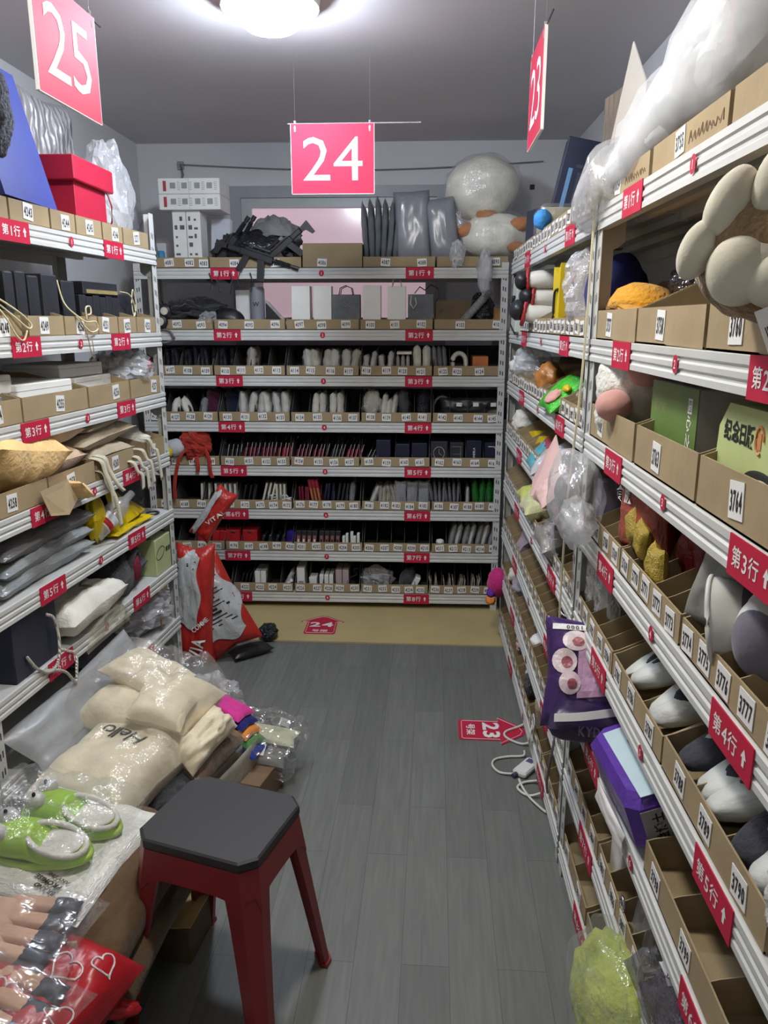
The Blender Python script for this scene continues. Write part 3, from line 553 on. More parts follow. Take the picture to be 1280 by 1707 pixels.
fill((4189, 4190), 2, lambda row, u, n, k: packet('B', row, u, .03, .036, .15, .18, greenm, rnd.uniform(-4,4), None, n+k, 'green_packet', 'bright green film packet in the rightmost tray, sixth back shelf', 'packet', 'green packets of the last tray'))
# seventh shelf
fill((4194, 4195), 2, lambda row, u, n, k: card('B', row, u, .03, .036, .15, .095, redbox, 8, name='red_box', label='red glossy box leaning in the leftmost tray, seventh back shelf', group='red boxes of the leftmost tray'))
def redb(u, w, lb):
    t = card('B', 7, u, .03, w, .15, .10, redbox, name='red_box', label=lb); P('black_oval', MB().blob(.014,.004,.006,8,0,0,c=(0,-.074,.088)), black, t)
redb(.445, .072, 'wide red box with a dark oval on top edge, seventh back shelf'); redb(.535, .078, 'wide red box beside another, next to black dividers, seventh back shelf')
fill((4198, 4199), 2, lambda row, u, n, k: card('B', row, u, .03, .014, .15, .075, blackcard, 16, name='thin_case', label='small black case leaning in the second tray, seventh back shelf', cat='case', group='small black cases, seventh shelf'))
packet('B', 7, .745, .03, .055, .10, .15, gls('violet_film', (.05,.02,.25)), 4, None, 3, 'violet_packet', 'violet shiny packet at the end of the second tray, seventh back shelf')
def kit(u, k):
    o = T('lipstick_box', 'small black carton with a red lined front panel, middle tray of the seventh back shelf', 'box', ('B', u, .09, zt(7)), rbox(.026, .12, .10, .001), blackcard, rot=(0, 4, 0), group='black lipstick cartons')
    P('panel', MB().box(-.008,.008,-.0612,-.060,.015,.075), mat('rose_panel', (.33,.12,.10), rough=.5), o); P('motif', MB().box(-.005,.005,-.0617,-.0612,.03,.055), blackcard if k > 3 else paperw, o)
for k in range(4): kit(.79+k*.0285, k)
for k in range(4): kit(.912+k*.029, k+4)
for u, h in ((1.034,.05), (1.052,.065), (1.078,.075), (1.092,.05), (1.112,.068)): card('B', 7, u, .03, .0145, .03, h, boxwhite, z=zt(7)+.02, name='white_vial_box', label='tiny white upright box in the middle tray, seventh back shelf', group='tiny white boxes, seventh shelf')
T('white_ball', 'small white crumpled ball in the rightmost tray, seventh back shelf', 'ball', ('B', 1.545, .06, zt(7)), MB().blob(.022,.022,.016,12,4,.2,c=(0,0,.04)), paperw, smooth=True)
fill((4212, 4213, 4214), 2, lambda row, u, n, k: packet('B', row, u, .03, .03, .15, .16, greywh if k else silver, 12, clear, n+k, 'spoon_packet', 'white slim item in clear film, rightmost tray of the seventh back shelf', 'packet', 'white items in film, seventh shelf'))
packet('B', 7, 1.80, .03, .03, .14, .17, greyfilm, 14, None, 7, 'grey_packet', 'grey film packet leaning at the end of the seventh back shelf')
# bottom shelf
for k in range(3): card('B', 8, .47+.02*k, .03, .008, .15, .09, blackcard, 14, name='folder', label='thin dark folder in the second tray, bottom back shelf', cat='folder', group='dark folders on the bottom shelf')
for u in (.565, .597): card('B', 8, u, .03, .028, .14, .10, boxwhite, name='white_box', label='white slim box, one of two side by side on the bottom back shelf', group='two slim white boxes')
packet('B', 8, .71, .03, .03, .11, .12, greywh, 26, clear, 3, 'crumpled_packet', 'crumpled white packet leaning in the second tray, bottom back shelf')
for u, cz in ((.735, .03), (.748, .045)): T('white_roll', 'small white roll beside the crumpled packet, bottom back shelf', 'roll', ('B', u, .05, zt(8)+cz), MB().lathe([(0,-.02),(.009,-.02),(.009,.02),(0,.02)], 12).xf(rot=(70,0,0)), paperw, group='small white rolls, bottom shelf')
t = card('B', 8, .80, .03, .042, .12, .125, boxwhite, name='white_box', label='tall white box with grey print, bottom back shelf'); P('print', MB().box(-.012,.014,-.0612,-.06,.02,.05), silver, t)
card('B', 8, .865, .03, .042, .08, .07, boxwhite, name='white_box', label='short white box beside the tall printed one, bottom back shelf')
for k in range(3): card('B', 8, .912+k*.026, .03, .022, .12, .085, boxwhite, name='white_carton', label='white narrow carton in a trio, bottom back shelf', group='trio of white cartons')
for k in range(2): card('B', 8, 1.005+k*.037, .03, .034, .13, .115, mat('pinkish_carton', (.45,.36,.36), rough=.6), name='pink_carton', label='greyish pink carton, one of a pair on the bottom back shelf', group='pair of pinkish cartons')
T('black_strap', 'black strap curling in an S shape beside the pink cartons, bottom back shelf', 'strap', ('B', 1.085, .04, zt(8)), MB().ribbon([(.03,0,.125),(.0,0,.12),(.02,0,.09),(-.02,0,.07),(-.025,0,.04),(0,0,.02),(.03,0,.01)], .02, (0,1,0), .003), black)
T('clear_bag', 'crumpled clear bag at the start of the fourth tray, bottom back shelf', 'bag', ('B', 1.205, .08, zt(8)), MB().blob(.085,.05,.06,18,7,.35,2.6,c=(0,0,.055)), hazy)
T('grey_cloth', 'dark grey cloth heap leaning beside a tilted white box, bottom back shelf', 'cloth', ('B', 1.345, .08, zt(8)), MB().blob(.035,.05,.065,14,3,.2,c=(0,0,.06)).xf(rot=(0,22,0)), fab('charcoal_cloth', (.07,.07,.075)), smooth=True)
card('B', 8, 1.395, .03, .028, .06, .085, boxwhite, 26, name='white_box', label='white box tilted sideways in the fourth tray, bottom back shelf')
fill((4236, 4237, 4238, 4239), 4, lambda row, u, n, k: card('B', row, u-.008+.016*(n % 2), .03, .006, .10, rnd.uniform(.06,.085), mat('beige_card', (.40,.37,.28), rough=.7), rnd.uniform(-14,14), name='small_card', label='small beige card standing in the rightmost tray, bottom back shelf', cat='card', group='small beige cards'))

# ---- second shelf of the back rack
def gift_bag(u, w, d, h, m, hm, label, tilt=0, v=.03, rx=0):
    b = MB(); X = w/2; e = d*.36
    b.add([(-X,-d/2,0),(X,-d/2,0),(X,d/2,0),(-X,d/2,0),(-X,-e,h),(X,-e,h),(X,e,h),(-X,e,h)], [(3,2,1,0),(0,1,5,4),(1,2,6,5),(2,3,7,6),(3,0,4,7)])
    b.add([(-X+.002,-e+.002,h-.001),(X-.002,-e+.002,h-.001),(X-.002,e-.002,h-.001),(-X+.002,e-.002,h-.001),(-X+.004,-e+.004,h-.03),(X-.004,-e+.004,h-.03),(X-.004,e-.004,h-.03),(-X+.004,e-.004,h-.03)], [(0,4,5,1),(1,5,6,2),(2,6,7,3),(3,7,4,0),(4,7,6,5)])
    o = T('gift_bag', label, 'gift bag', ('B', u, v+d/2, zt(2)), b, m, rot=(rx, tilt, 0))
    if hm:
        for s in (-1, 1): P('handle', MB().tube([(X*.98,s*.02,h*.98),(X+.012,s*.02,h*.8),(X+.008,s*.022,h*.5),(X+.014,s*.02,h*.35)] if 0 else [(-w*.25,s*e,h*.97),(-w*.2,s*e,h+.03),(0,s*e,h+.042),(w*.2,s*e,h+.03),(w*.25,s*e,h*.97)], .0025, 6), hm, o, True)
    return o
gift_bag(.836, .09, .11, .205, boxwhite, None, 'tall white paper bag, leftmost of the white bags on the second back shelf')
gift_bag(.944, .088, .11, .205, boxwhite, None, 'tall white paper bag just left of the grey fabric bag, second back shelf')
gfab = fab('grey_felt', (.17,.185,.20), var=.2)
gb = gift_bag(1.06, .138, .10, .165, gfab, black, 'grey fabric bag with white scribble and black handle, second back shelf')
sc = MB()
for k in range(7): sc.ribbon([(rnd.uniform(-.03,.05), -.0475+.0001*k, rnd.uniform(.10,.14)), (rnd.uniform(-.03,.05), -.0475, rnd.uniform(.10,.14))], .002, (1,0,.4), .0004)
P('scribble', sc.xf(loc=(0,.004,0)), silver, gb)
gift_bag(1.187, .088, .11, .208, boxwhite, None, 'tall white paper bag just right of the grey fabric bag, second back shelf')
gift_bag(1.31, .09, .11, .205, boxwhite, white, 'tall white paper bag with white cord handle beside the ribboned grey bag, second back shelf')
gb = gift_bag(1.428, .125, .10, .165, gfab, None, 'grey pleated bag tied with a black ribbon, second back shelf')
P('ribbon', MB().ribbon([(-.03,-.03,.17),(-.005,-.045,.20),(.02,-.03,.185),(.05,-.04,.21),(.085,-.05,.19),(.09,-.06,.15),(.075,-.06,.13)], .012, (0,1,.4), .002), black, gb)
P('cord', MB().tube([(-.045,-.05,.16),(-.05,-.056,.12),(-.035,-.058,.095),(-.02,-.056,.12),(-.028,-.052,.15)], .003, 6), white, gb, True)
T('corrugated_hose', 'grey ribbed hose leaning diagonally in film, second back shelf', 'hose', ('B', 1.625, .05, zt(2)+.02), MB().tube([(.145*k/40, 0, .165*k/40) for k in range(41)], [.018+.0025*(k % 2) for k in range(41)], 12), mat('grey_hose', (.28,.29,.29), rough=.45))
T('black_bag', 'crumpled black plastic bag behind the ribbed hose, second back shelf', 'bag', ('B', 1.735, .12, zt(2)), MB().blob(.06,.06,.09,18,9,.25,2.8,c=(0,0,.08)), blackgl)
T('carton', 'small brown carton at the right end of the second back shelf', 'carton', ('B', 1.80, .17, zt(2)), rbox(.09,.12,.10), mat('orange_kraft', (.42,.22,.07), rough=.7))
T('carton', 'brown carton lying behind the empty fifth tray section, second back shelf', 'carton', ('B', 1.60, .25, zt(2)), rbox(.20,.12,.14), kraftd)
# dark cluster at the left of the second shelf
T('black_bundle', 'tangled bundle of black straps and cloth, second back shelf', 'bundle', ('B', .27, .15, zt(2)), MB().blob(.17,.12,.075,26,12,.35,3,c=(0,0,.075)), darkfab)
for k, (u, z, rr) in enumerate(((.17,1.55,.022), (.145,1.50,.024))):
    t = T('lens_disc', 'round pale disc with a dark rim hanging at the left of the second back shelf' if k else 'upper round pale disc in the black bundle, second back shelf', 'disc', ('B', u, -.005, z), MB().lathe([(0,0),(rr*1.5,0),(rr*1.6,.012),(rr*1.1,.02),(0,.02)], 20).xf(rot=(90,0,0)), black, smooth=True)
    P('pale_centre', MB().lathe([(0,.018),(rr*.9,.018),(rr*.8,.023),(0,.024)], 18).xf(rot=(90,0,0)), beige, t)
T('rubber_loop', 'grey rubber loop hanging over the second back shelf beam', 'loop', ('B', .155, -.012, 1.43), MB().tube([(.045*math.cos(a*PI/10)*(1+.25*(math.sin(a*PI/10) < 0)), 0, .032*math.sin(a*PI/10)) for a in range(20)], .006, 8, True), mat('grey_rubber', (.13,.13,.13), rough=.6), smooth=True)
T('foil_scrap', 'crumpled clear film scrap beside the black bundle, second back shelf', 'film', ('B', .37, .05, zt(2)), MB().blob(.05,.05,.035,14,5,.35,3,c=(0,0,.05)), hazy)
for k in range(7): T('black_stick', 'thin black rod poking out of the black bundle, second back shelf', 'rod', ('B', .13+.02*k, .06+.01*k, zt(2)+.05), MB().tube([(0,0,0),(-.03-.006*k,0,.07+.004*(k*7 % 5))], .0028, 6), blackgl, group='thin black rods in the bundle')
t = T('cylinder_bottle', 'grey sleeved bottle with a black letter mark, second back shelf', 'bottle', ('B', .61, .09, zt(2)), MB().lathe([(0,0),(.036,0),(.037,.004),(.037,.19),(.033,.20),(.031,.202),(0,.202)], 24), mat('grey_sleeve', (.24,.25,.28), rough=.5), smooth=False)
P('letter_mark', text(MB(), 'W', 0, .12, .022, y=-.0385, m=0), ink, t); P('cap', MB().lathe([(0,.20),(.031,.20),(.033,.203),(.033,.225),(.03,.23),(0,.23)], 24), smoky, t)
T('white_card', 'white card behind the black rods and bottle, second back shelf', 'card', ('B', .535, .14, zt(2)+.03), MB().box(-.045,.045,0,.002,0,.16), paperw)
T('black_pouch', 'black pouch with a white edge, left of the grey bottle, second back shelf', 'pouch', ('B', .47, .06, zt(2)), MB().blob(.075,.05,.055,16,6,.12,c=(0,0,.045)), black, smooth=True)
t = T('tent_bag', 'black triangular pouch with a silver edge beside the grey bottle, second back shelf', 'pouch', ('B', .71, .08, zt(2)), MB().prism([(-.05,0),(.075,0),(-.05,.135)], -.04, .04, 'y'), black)
P('silver_edge', MB().ribbon([(-.05,-.041,.137),(.0,-.041,.085),(.075,-.041,.003)], .012, (.7,0,.7), .002), silver, t)

# ---- top of the back rack
BW = LV[0]
t = T('picture_box', 'tall white box printed with small dark pictograms, top of the back rack', 'box', ('B', .282, .12, BW+tp), rbox(.138,.12,.268,.002), boxwhite)
b = MB(); r2 = random.Random(5)
for i in range(6):
    for x in (-.048,-.022,.018,.046):
        if r2.random() < .85: w = r2.choice((.009,.011,.008)); z = .03+i*.040; b.box(x-w, x+w*r2.choice((.2,1)), -.0612, -.060, z-.010, z+r2.choice((.0,.010)))
b.box(-.0015,.0005,-.0612,-.060,.004,.264)
P('pictograms', b, mat('dark_grey_print', (.11,.11,.12)), t)
for k, z in ((0, 2.024), (1, 2.0955)):
    t = T('wide_box', ('upper' if k else 'lower')+' of two wide white printed boxes stacked on the pictogram box', 'box', ('B', .312, .13, z), rbox(.298,.20,.070,.002), boxwhite)
    P('red_mark', MB().box(-.125,-.110,-.1012,-.10,.012,.058), mat('red_print', (.40,.05,.06)), t)
    pr = MB().box(-.0005,.0005,-.1012,-.10,.002,.068)
    for x in (-.078,-.022,.040,.100):
        for q in range(5): pr.box(x+.022, x+.036, -.1012, -.10, .018+q*.008, .020+q*.008)
        pr.box(x-.013,x+.013,-.1012,-.10,.024,.050)
    P('print', pr, mat('grey_print', (.30,.31,.33)), t)
T('white_flat_box', 'bluish white flat box standing behind the pictogram box', 'box', ('B', .40, .24, BW+tp), rbox(.10,.05,.25), mat('cool_white_card', (.60,.63,.70), rough=.4), rot=(0,3,0))
T('bottle_top', 'small blue bottle cap at the left of the pictogram box', 'cap', ('B', .135, .10, BW+tp+.045), MB().lathe([(0,0),(.018,0),(.018,.03),(.013,.04),(0,.042)], 16), mat('sky_blue_plastic', (.05,.28,.50), rough=.35))
T('white_block', 'pale block beside the blue cap at the left end of the top back shelf', 'box', ('B', .09, .24, BW+tp), rbox(.08,.1,.13), wallm)
T('tall_grey_bag', 'tall grey film bag drooping beside the left rack post, top back shelf', 'bag', ('B', .06, .12, BW+tp), MB().blob(.04,.08,.12,16,4,.2,2.5,c=(0,0,.11)), smoky, smooth=True)
# black toy guns heaped in a bag
def gun(at, rot, label, L=.34):
    o = T('toy_gun', label, 'toy gun', at, MB().merge(rbox(L*.5,.022,.036,.006)).merge(rbox(L*.22,.018,.026,.004,x=-L*.34,z=.006)), black, rot=rot)
    P('barrel', MB().tube([(L*.24,0,.022),(L*.60,0,.022)], .008, 10).tube([(L*(.27+.012*k),0,.022) for k in range(20)], [.013 if k % 2 else .010 for k in range(20)], 12).tube([(L*.53,0,.022),(L*.62,0,.022)], .011, 10), black, o)
    P('grip', MB().prism([(-.06,.004),(-.03,.004),(-.05,-.075),(-.08,-.07)], -.012, .012, 'y'), black, o)
    P('magazine', MB().prism([(.01,.004),(.045,.004),(.065,-.085),(.032,-.09)], -.010, .010, 'y'), black, o)
    P('sight_rail', MB().box(-.06,.08,-.006,.006,.036,.043).tube([(-.02,0,.054),(.06,0,.054)], .010, 10).box(.0,.012,-.005,.005,.043,.050).box(.035,.047,-.005,.005,.043,.050), black, o)
    P('stock', MB().prism([(-L*.42,.028),(-L*.60,.034),(-L*.60,-.03),(-L*.54,-.03),(-L*.50,.004),(-L*.42,.010)], -.009, .009, 'y'), black, o)
gun(('B', .63, -.01, 1.79), (0, 18, 0), 'black toy rifle across the front of the heap, barrel tipping down')
gun(('B', .66, .06, 1.83), (0, -14, 180), 'black toy rifle on top of the heap, butt to the right')
gun(('B', .50, .03, 1.83), (0, -52, 0), 'black toy rifle standing steeply at the left of the heap, muzzle up', .30)
gun(('B', .545, .07, 1.84), (0, -58, 0), 'second steep black toy rifle, muzzle up beside the first', .28)
gun(('B', .76, .02, 1.83), (0, 40, 180), 'black toy rifle slanting at the right end of the heap', .30)
T('black_sack', 'crumpled black sack spread under the toy rifles, top back shelf', 'sack', ('B', .60, .12, BW-.005), MB().blob(.22,.11,.10,24,15,.22,2.6,c=(0,0,.09)), blackgl, smooth=True)
T('mesh_cloth', 'grey mesh cloth bunched over the toy rifles', 'cloth', ('B', .70, .15, BW+.12), MB().blob(.125,.09,.10,24,8,.25,3,c=(0,0,.03)), mat('grey_mesh', (.20,.21,.21), rough=.8, bump=.8, bs=60, var=.25), smooth=True)
for k in range(5): T('zip_tie', 'thin black tie dangling below the toy rifles', 'tie', ('B', .40+.05*k, -.012, 1.70), MB().tube([(0,0,.03),(.012*(-1)**k,0,-.01),(0,0,-.05-.01*(k % 3))], .003, 6), black, group='black ties under the rifles')
# bags and rolls
for k in range(6):
    packet('B', 1, 1.165+k*.026, .03, .03, .335-.012*abs(k-2), .24, gls('patterned_foil', (.36,.37,.37), bump=.9, bs=28, two=(.20,.25,.26)), -4+2*k, clear, 30+k, 'flat_bag', 'crinkled grey patterned bag, one of six standing left of the grey rolls', 'bag', 'crinkled grey bags on the top shelf')
def roll(u, w, h, lean, label, s):
    b = MB().pillow(w, h, .13, 20, s, .03, 1.5, p=6, q=.5, pinch=.02).xf(loc=(0,0,-.065)).xf(rot=(90,0,0)).xf(loc=(0,0,h/2))
    T('grey_roll', label, 'roll', ('B', u, .10, BW+tp), b, gls('grey_glossy_wrap', (.22,.23,.25), rough=.22, bump=.12, bs=5), rot=(0,lean,0), smooth=True)
roll(1.395, .175, .355, -3, 'wider grey glossy wrapped roll standing upright on the top back shelf', 2)
roll(1.555, .15, .325, -8, 'grey glossy wrapped roll leaning left beside the bagged plush', 5)
T('film_tuft', 'crumpled clear film tuft at the foot of the grey rolls', 'film', ('B', 1.60, .0, BW+.03), MB().blob(.035,.035,.06,14,8,.35,3,c=(0,0,.03)), hazy)
plw = fab('white_plush', (.90,.88,.76), bump=.5, bs=60); plo = fab('orange_plush', (.50,.22,.09), bump=.5, bs=60)
t = T('bagged_plush', 'big round white plush in a clear bag, on top of the orange and white one', 'plush toy', ('B', 1.72, .17, 2.13), MB().blob(.175,.16,.148,26,3,.06,2), plw, smooth=True, rot=(0,-12,0))
P('clear_bag', MB().blob(.188,.172,.158,28,3,.10,3.2).merge(MB().blob(.06,.05,.09,14,6,.3,3,c=(-.14,-.05,-.12))), clear, t, True)
t = T('bagged_plush', 'white and orange plush in a clear bag drooping over the top back shelf', 'plush toy', ('B', 1.79, .14, 1.90), MB().blob(.165,.15,.115,24,5,.08,2), plw, smooth=True)
for q, (x, y, z, s) in enumerate(((-.13,-.04,.03,.06), (.11,-.10,.05,.055), (.09,-.12,-.055,.045), (-.05,-.05,.10,.05))): P('orange_patch', MB().blob(s,s*.7,s*.6,14,q,.1,c=(x,y,z)), plo, t, True)
P('clear_bag', MB().blob(.178,.163,.127,26,5,.12,3), clear, t, True)
P('bag_tail', MB().blob(.035,.03,.10,16,4,.35,3,c=(-.06,-.175,-.17)), hazy, t, True)
# ---------------------------------------------------------------- hanging signs, wires, floor arrows
def sign(txt, at, rot, label, w=.30, h=.235):
    b = MB().box(-w/2, w/2, -.004, .004, 0, h, 0); text(b, txt, 0, h*.52, h*.66, w*.72, y=-.0048, bold=-.004); 
    v = MB(); text(v, txt, 0, h*.52, h*.66, w*.72, y=-.0048, bold=-.004, m=1).xf(rot=(0,0,180)); b.merge(v)
    b.box(-w/2-.0015, -w/2, -.004, .004, 0, h, 1); b.box(w/2, w/2+.0015, -.004, .004, 0, h, 1); b.box(-w/2, w/2, -.004, .004, -.0015, 0, 1)
    t = T('hanging_sign', label, 'sign', at, b, [redp, whitev], rot=rot)
    for s in (-1, 1):
        P('clip', MB().lathe([(0,-.026),(.005,-.026),(.006,-.012),(.003,0),(.005,.010),(0,.012)], 10, cx=s*w*.45).xf(loc=(0,0,h)), silver, t)
        P('hanger', MB().tube([(s*w*.45,0,h),(s*w*.45,0,2.433-at[3])], .0005, 4), clear, t)
    return t
sign('24', ('W', -.318, 3.0, 1.954), (0,0,0), 'red hanging sign with white number 24, facing the camera')
T('hanging_rail', 'thin bright rail along the top edge of sign 24', 'rail', ('W', -.25, 3.0, 2.19), MB().tube([(-.23,0,0),(.25,0,.001)], .002, 6), silver)
sign('25', ('W', -.795, 1.888, 1.971), (0,0,88), 'red hanging sign with white number 25, seen obliquely above the left rack')
T('hanging_rail', 'dark rail along the top edge of sign 25', 'rail', ('W', -.795, 1.9, 2.207), MB().tube([(0,-.2,0),(.0,.20,0)], .002, 6), black)
sign('23', ('W', .307, 2.265, 1.972), (0,0,-90.83), 'red hanging sign with white number 23, seen nearly edge-on at the right', w=.272)
T('hanging_rail', 'dark rail above the nearly edge-on sign 23', 'rail', ('W', .307, 2.26, 2.208), MB().tube([(0,-.22,0),(0,.16,0)], .002, 6), black)
wire = mat('grey_wire', (.20,.21,.22), rough=.5)
T('wall_wire', 'thin wire sagging along the back wall behind sign 24', 'wire', ('W', 0, 4.435, 0), MB().tube([(-1.30+1.95*k/16, -.006, 2.325-.035*math.sin(PI*k/16)) for k in range(17)], .0028, 6), wire)
t = T('wall_hook', 'small metal bracket with a frayed cord end on the back wall above the white boxes', 'hook', ('W', -1.295, 4.44, 2.30), MB().box(-.018,.012,-.012,.009,-.0,.04), silver)
P('cord_end', MB().tube([(0,-.012,.02),(.012,-.02,-.03),(-.004,-.02,-.07),(.010,-.015,-.10)], .007, 7), smoky, t, True)
T('wall_socket', 'small dark hole plate on the back wall near the blue boxes', 'socket', ('W', .60, 4.447, 2.20), MB().box(-.012,.012,-.004,.002,-.012,.012), black)
# floor arrows
arm = redp
def arrow(pts, at, rz, label, num, inset):
    b = MB().prism(pts, 0, .0022, 'z', 0)
    cx = sum(p[0] for p in pts)/len(pts); cy = sum(p[1] for p in pts)/len(pts)
    ln = [(cx+(x-cx)*.90, cy+(y-cy)*.90, .0026) for x, y in pts]
    b.tube(ln, .0011, 4, True, m=1)
    tx = MB(); text(tx, num, 0, inset[0], inset[1], inset[2], bold=.03, m=1); text(tx, '号架', 0, inset[3], inset[4], inset[5], bold=.02, m=1)
    b.merge(tx.xf(rot=(-90,0,0)).xf(loc=(0,0,.003)))
    T('floor_arrow', label, 'arrow sign', at, b, [redp, whitev], rot=(0,0,rz))
A24 = [(-.072,0),(.072,0),(.078,.012),(.076,.155),(.112,.155),(.015,.232),(-.015,.232),(-.112,.155),(-.076,.155),(-.078,.012)]
arrow(A24, ('W', -.475, 3.505, .0075), 0, 'red arrow marked 24 stuck on the yellow board, pointing at the back rack', '24', (.118,.058,.118,.036,.026,.08))
A23 = [(-.066,0),(.066,0),(.072,.008),(.072,.155),(.102,.155),(.03,.240),(0,.252),(-.03,.240),(-.102,.155),(-.072,.155),(-.072,.008)]
arrow(A23, ('W', .166, 2.634, .0005), -91.5, 'red arrow marked 23 stuck on the grey floor, pointing at the right racks', '23', (.125,.062,.11,.045,.03,.08))
# ---------------------------------------------------------------- stool
st = T('plastic_stool', 'dark red plastic stool with a flat charcoal seat standing on the grey floor', 'stool', ('W', -.4185, 1.447, 0), rot=(0,0,-17.5))
SX, SY, SH = .141, .121, .455
seatm = mat('charcoal_seat', (.030,.030,.031), rough=.55, var=.06, vs=5)
stm = mat('dark_red_plastic', (.215,.018,.022), rough=.42, var=.05)
def octo(x, y, c): return [(-x+c,-y),(x-c,-y),(x,-y+c),(x,y-c),(x-c,y),(-x+c,y),(-x,y-c),(-x,-y+c)]
c = .030
b = MB(); rings = [(octo(SX,SY,c),SH-.024),(octo(SX+.002,SY+.002,c),SH-.020),(octo(SX+.002,SY+.002,c),SH-.004),(octo(SX-.002,SY-.002,c),SH)]
v = [(x,y,z) for r_, z in rings for x, y in r_]
b.add(v, [tuple(range(7,-1,-1)), tuple(range(24,32))]+[(8*k+i, 8*k+(i+1)%8, 8*k+8+(i+1)%8, 8*k+8+i) for k in range(3) for i in range(8)])
P('seat', b, seatm, st)
b = MB(); o1 = octo(SX+.001,SY+.001,c); o2 = octo(SX+.0085,SY+.0085,c); zt_, zb_ = SH-.024, SH-.09
def arch(i, j, n=12):
    """one apron side between corner points i,j: top straight, bottom arched"""
    (x0,y0),(x1,y1) = o1[i],o1[j]; (X0,Y0),(X1,Y1) = o2[i],o2[j]; v = []
    for k in range(n+1):
        t_ = k/n; e = 1-abs(2*t_-1)**6; zz = zb_-.03+.035*e
        f_ = (zt_-zz)/(zt_-zb_)
        tx = x0+(x1-x0)*t_; ty = y0+(y1-y0)*t_; bx = X0+(X1-X0)*t_; by = Y0+(Y1-Y0)*t_
        v += [(tx,ty,zt_),(tx+(bx-tx)*f_, ty+(by-ty)*f_, zz),(tx*.975,ty*.975,zt_),((tx+(bx-tx)*f_)*.975,(ty+(by-ty)*f_)*.975,zz)]
    f = []
    for k in range(n): a = 4*k; q = a+4; f += [(a,a+1,q+1,q),(a+2,q+2,q+3,a+3),(a+1,a+3,q+3,q+1),(a,q,q+2,a+2)]
    b.add(v, f)
for i, j in ((0,1),(2,3),(4,5),(6,7)): arch(i, j)
for i, j in ((1,2),(3,4),(5,6),(7,0)): arch(i, j, 4)
P('apron', b, stm, st)
for sx, sy in ((-1,-1),(1,-1),(1,1),(-1,1)):
    b = MB(); N = 8; v = []
    for k in range(N+1):
        t_ = k/N; z = SH-.03-(SH-.03)*t_
        ox = SX+.0005+.043*t_; oy = SY+.0005+.043*t_; wL = .078-.040*t_**.6; cc = c*(1-.45*t_); th = .004
        pr = [(ox-wL, oy), (ox-cc, oy), (ox, oy-cc), (ox, oy-wL), (ox-.012, oy-wL), (ox-.012, oy-cc-.005), (ox-cc-.005, oy-.012), (ox-wL, oy-.012)]
        v += [(sx*p, sy*q, z) for p, q in pr]
    f = [(8*k+i, 8*k+(i+1)%8, 8*k+8+(i+1)%8, 8*k+8+i) for k in range(N) for i in range(8)]+[tuple(range(8)), tuple(range(8*N, 8*N+8))]
    if sx*sy > 0: f = [tuple(reversed(q)) for q in f]
    b.add(v, f); lg = P('leg', b, stm, st)
    ox, oy = SX+.044, SY+.044
    P('foot', MB().prism([(sx*(ox-.042), sy*(oy+.003)), (sx*(ox-.016), sy*(oy+.003)), (sx*(ox+.003), sy*(oy-.016)), (sx*(ox+.003), sy*(oy-.042)), (sx*(ox-.016), sy*(oy-.042)), (sx*(ox-.042), sy*(oy-.016))], .0, .012, 'z'), stm, lg)
# ---------------------------------------------------------------- cables on the floor by the right rack
def wpath(pts, n=6):
    out = []; p = [Vector(q) for q in pts]
    for i in range(len(p)-1):
        a, b_, c_, d = p[max(i-1,0)], p[i], p[i+1], p[min(i+2,len(p)-1)]
        for k in range(n):
            t_ = k/n; out.append(.5*((2*b_)+(c_-a)*t_+(2*a-5*b_+4*c_-d)*t_*t_+(3*b_-a-3*c_+d)*t_**3))
    return out+[p[-1]]
whc = mat('white_cable', (.66,.67,.62), rough=.45)
T('power_cable', 'white cable looping over the tip of the 23 arrow', 'cable', ('W',0,0,.0045), MB().tube(wpath([(.45,2.665,.03),(.40,2.655,.004),(.346,2.62,.002),(.335,2.585,.002),(.36,2.55,.002),(.40,2.53,.003),(.45,2.525,.03)]), .0046, 8), whc, smooth=True)
t = T('cable_controller', 'white inline cable controller with violet button lying on the floor beside the right rack', 'controller', ('W', .385, 2.368, .001), MB().merge(rbox(.052,.105,.022,.009)), white, rot=(0,0,-38))
P('button', MB().box(-.014,.010,.018,.042,.0215,.0232), mat('violet_button', (.10,.09,.20), rough=.4), t)
P('cable_relief', MB().tube([(-.008,-.05,.01),(-.012,-.068,.008)], .008, 8), mat('dark_violet_relief', (.06,.055,.11), rough=.5), t)
P('input_cable', MB().tube(wpath([(.39,2.46,.02),(.385,2.45,.004),(.33,2.445,.002),(.283,2.425,.002),(.272,2.385,.002),(.293,2.345,.002),(.34,2.335,.004)]), .0042, 8).xf(loc=(-.385,-2.368,.003)).xf(rot=(0,0,38)), whc, t, True)
P('output_cable', MB().tube(wpath([(.352,2.302,.006),(.357,2.27,.002),(.372,2.21,.003),(.395,2.16,.004),(.415,2.13,.002)]), .0042, 8).xf(loc=(-.385,-2.368,.003)).xf(rot=(0,0,38)), whc, t, True)
T('power_cable', 'second white cable loop, just below the controller', 'cable', ('W',0,0,.005), MB().tube(wpath([(.43,2.275,.02),(.40,2.295,.004),(.365,2.287,.002),(.342,2.262,.002),(.352,2.232,.002),(.38,2.215,.002),(.43,2.215,.02)]), .0042, 8), whc, smooth=True)
T('grey_cable', 'grey cord hanging over the lower far-bay beams just beyond the near post', 'cord', ('W',0,0,0), MB().tube(wpath([(.404,2.02,.40),(.400,2.0,.33),(.397,2.03,.24),(.398,2.06,.16),(.406,2.08,.11)]), .0042, 8), wire, smooth=True)
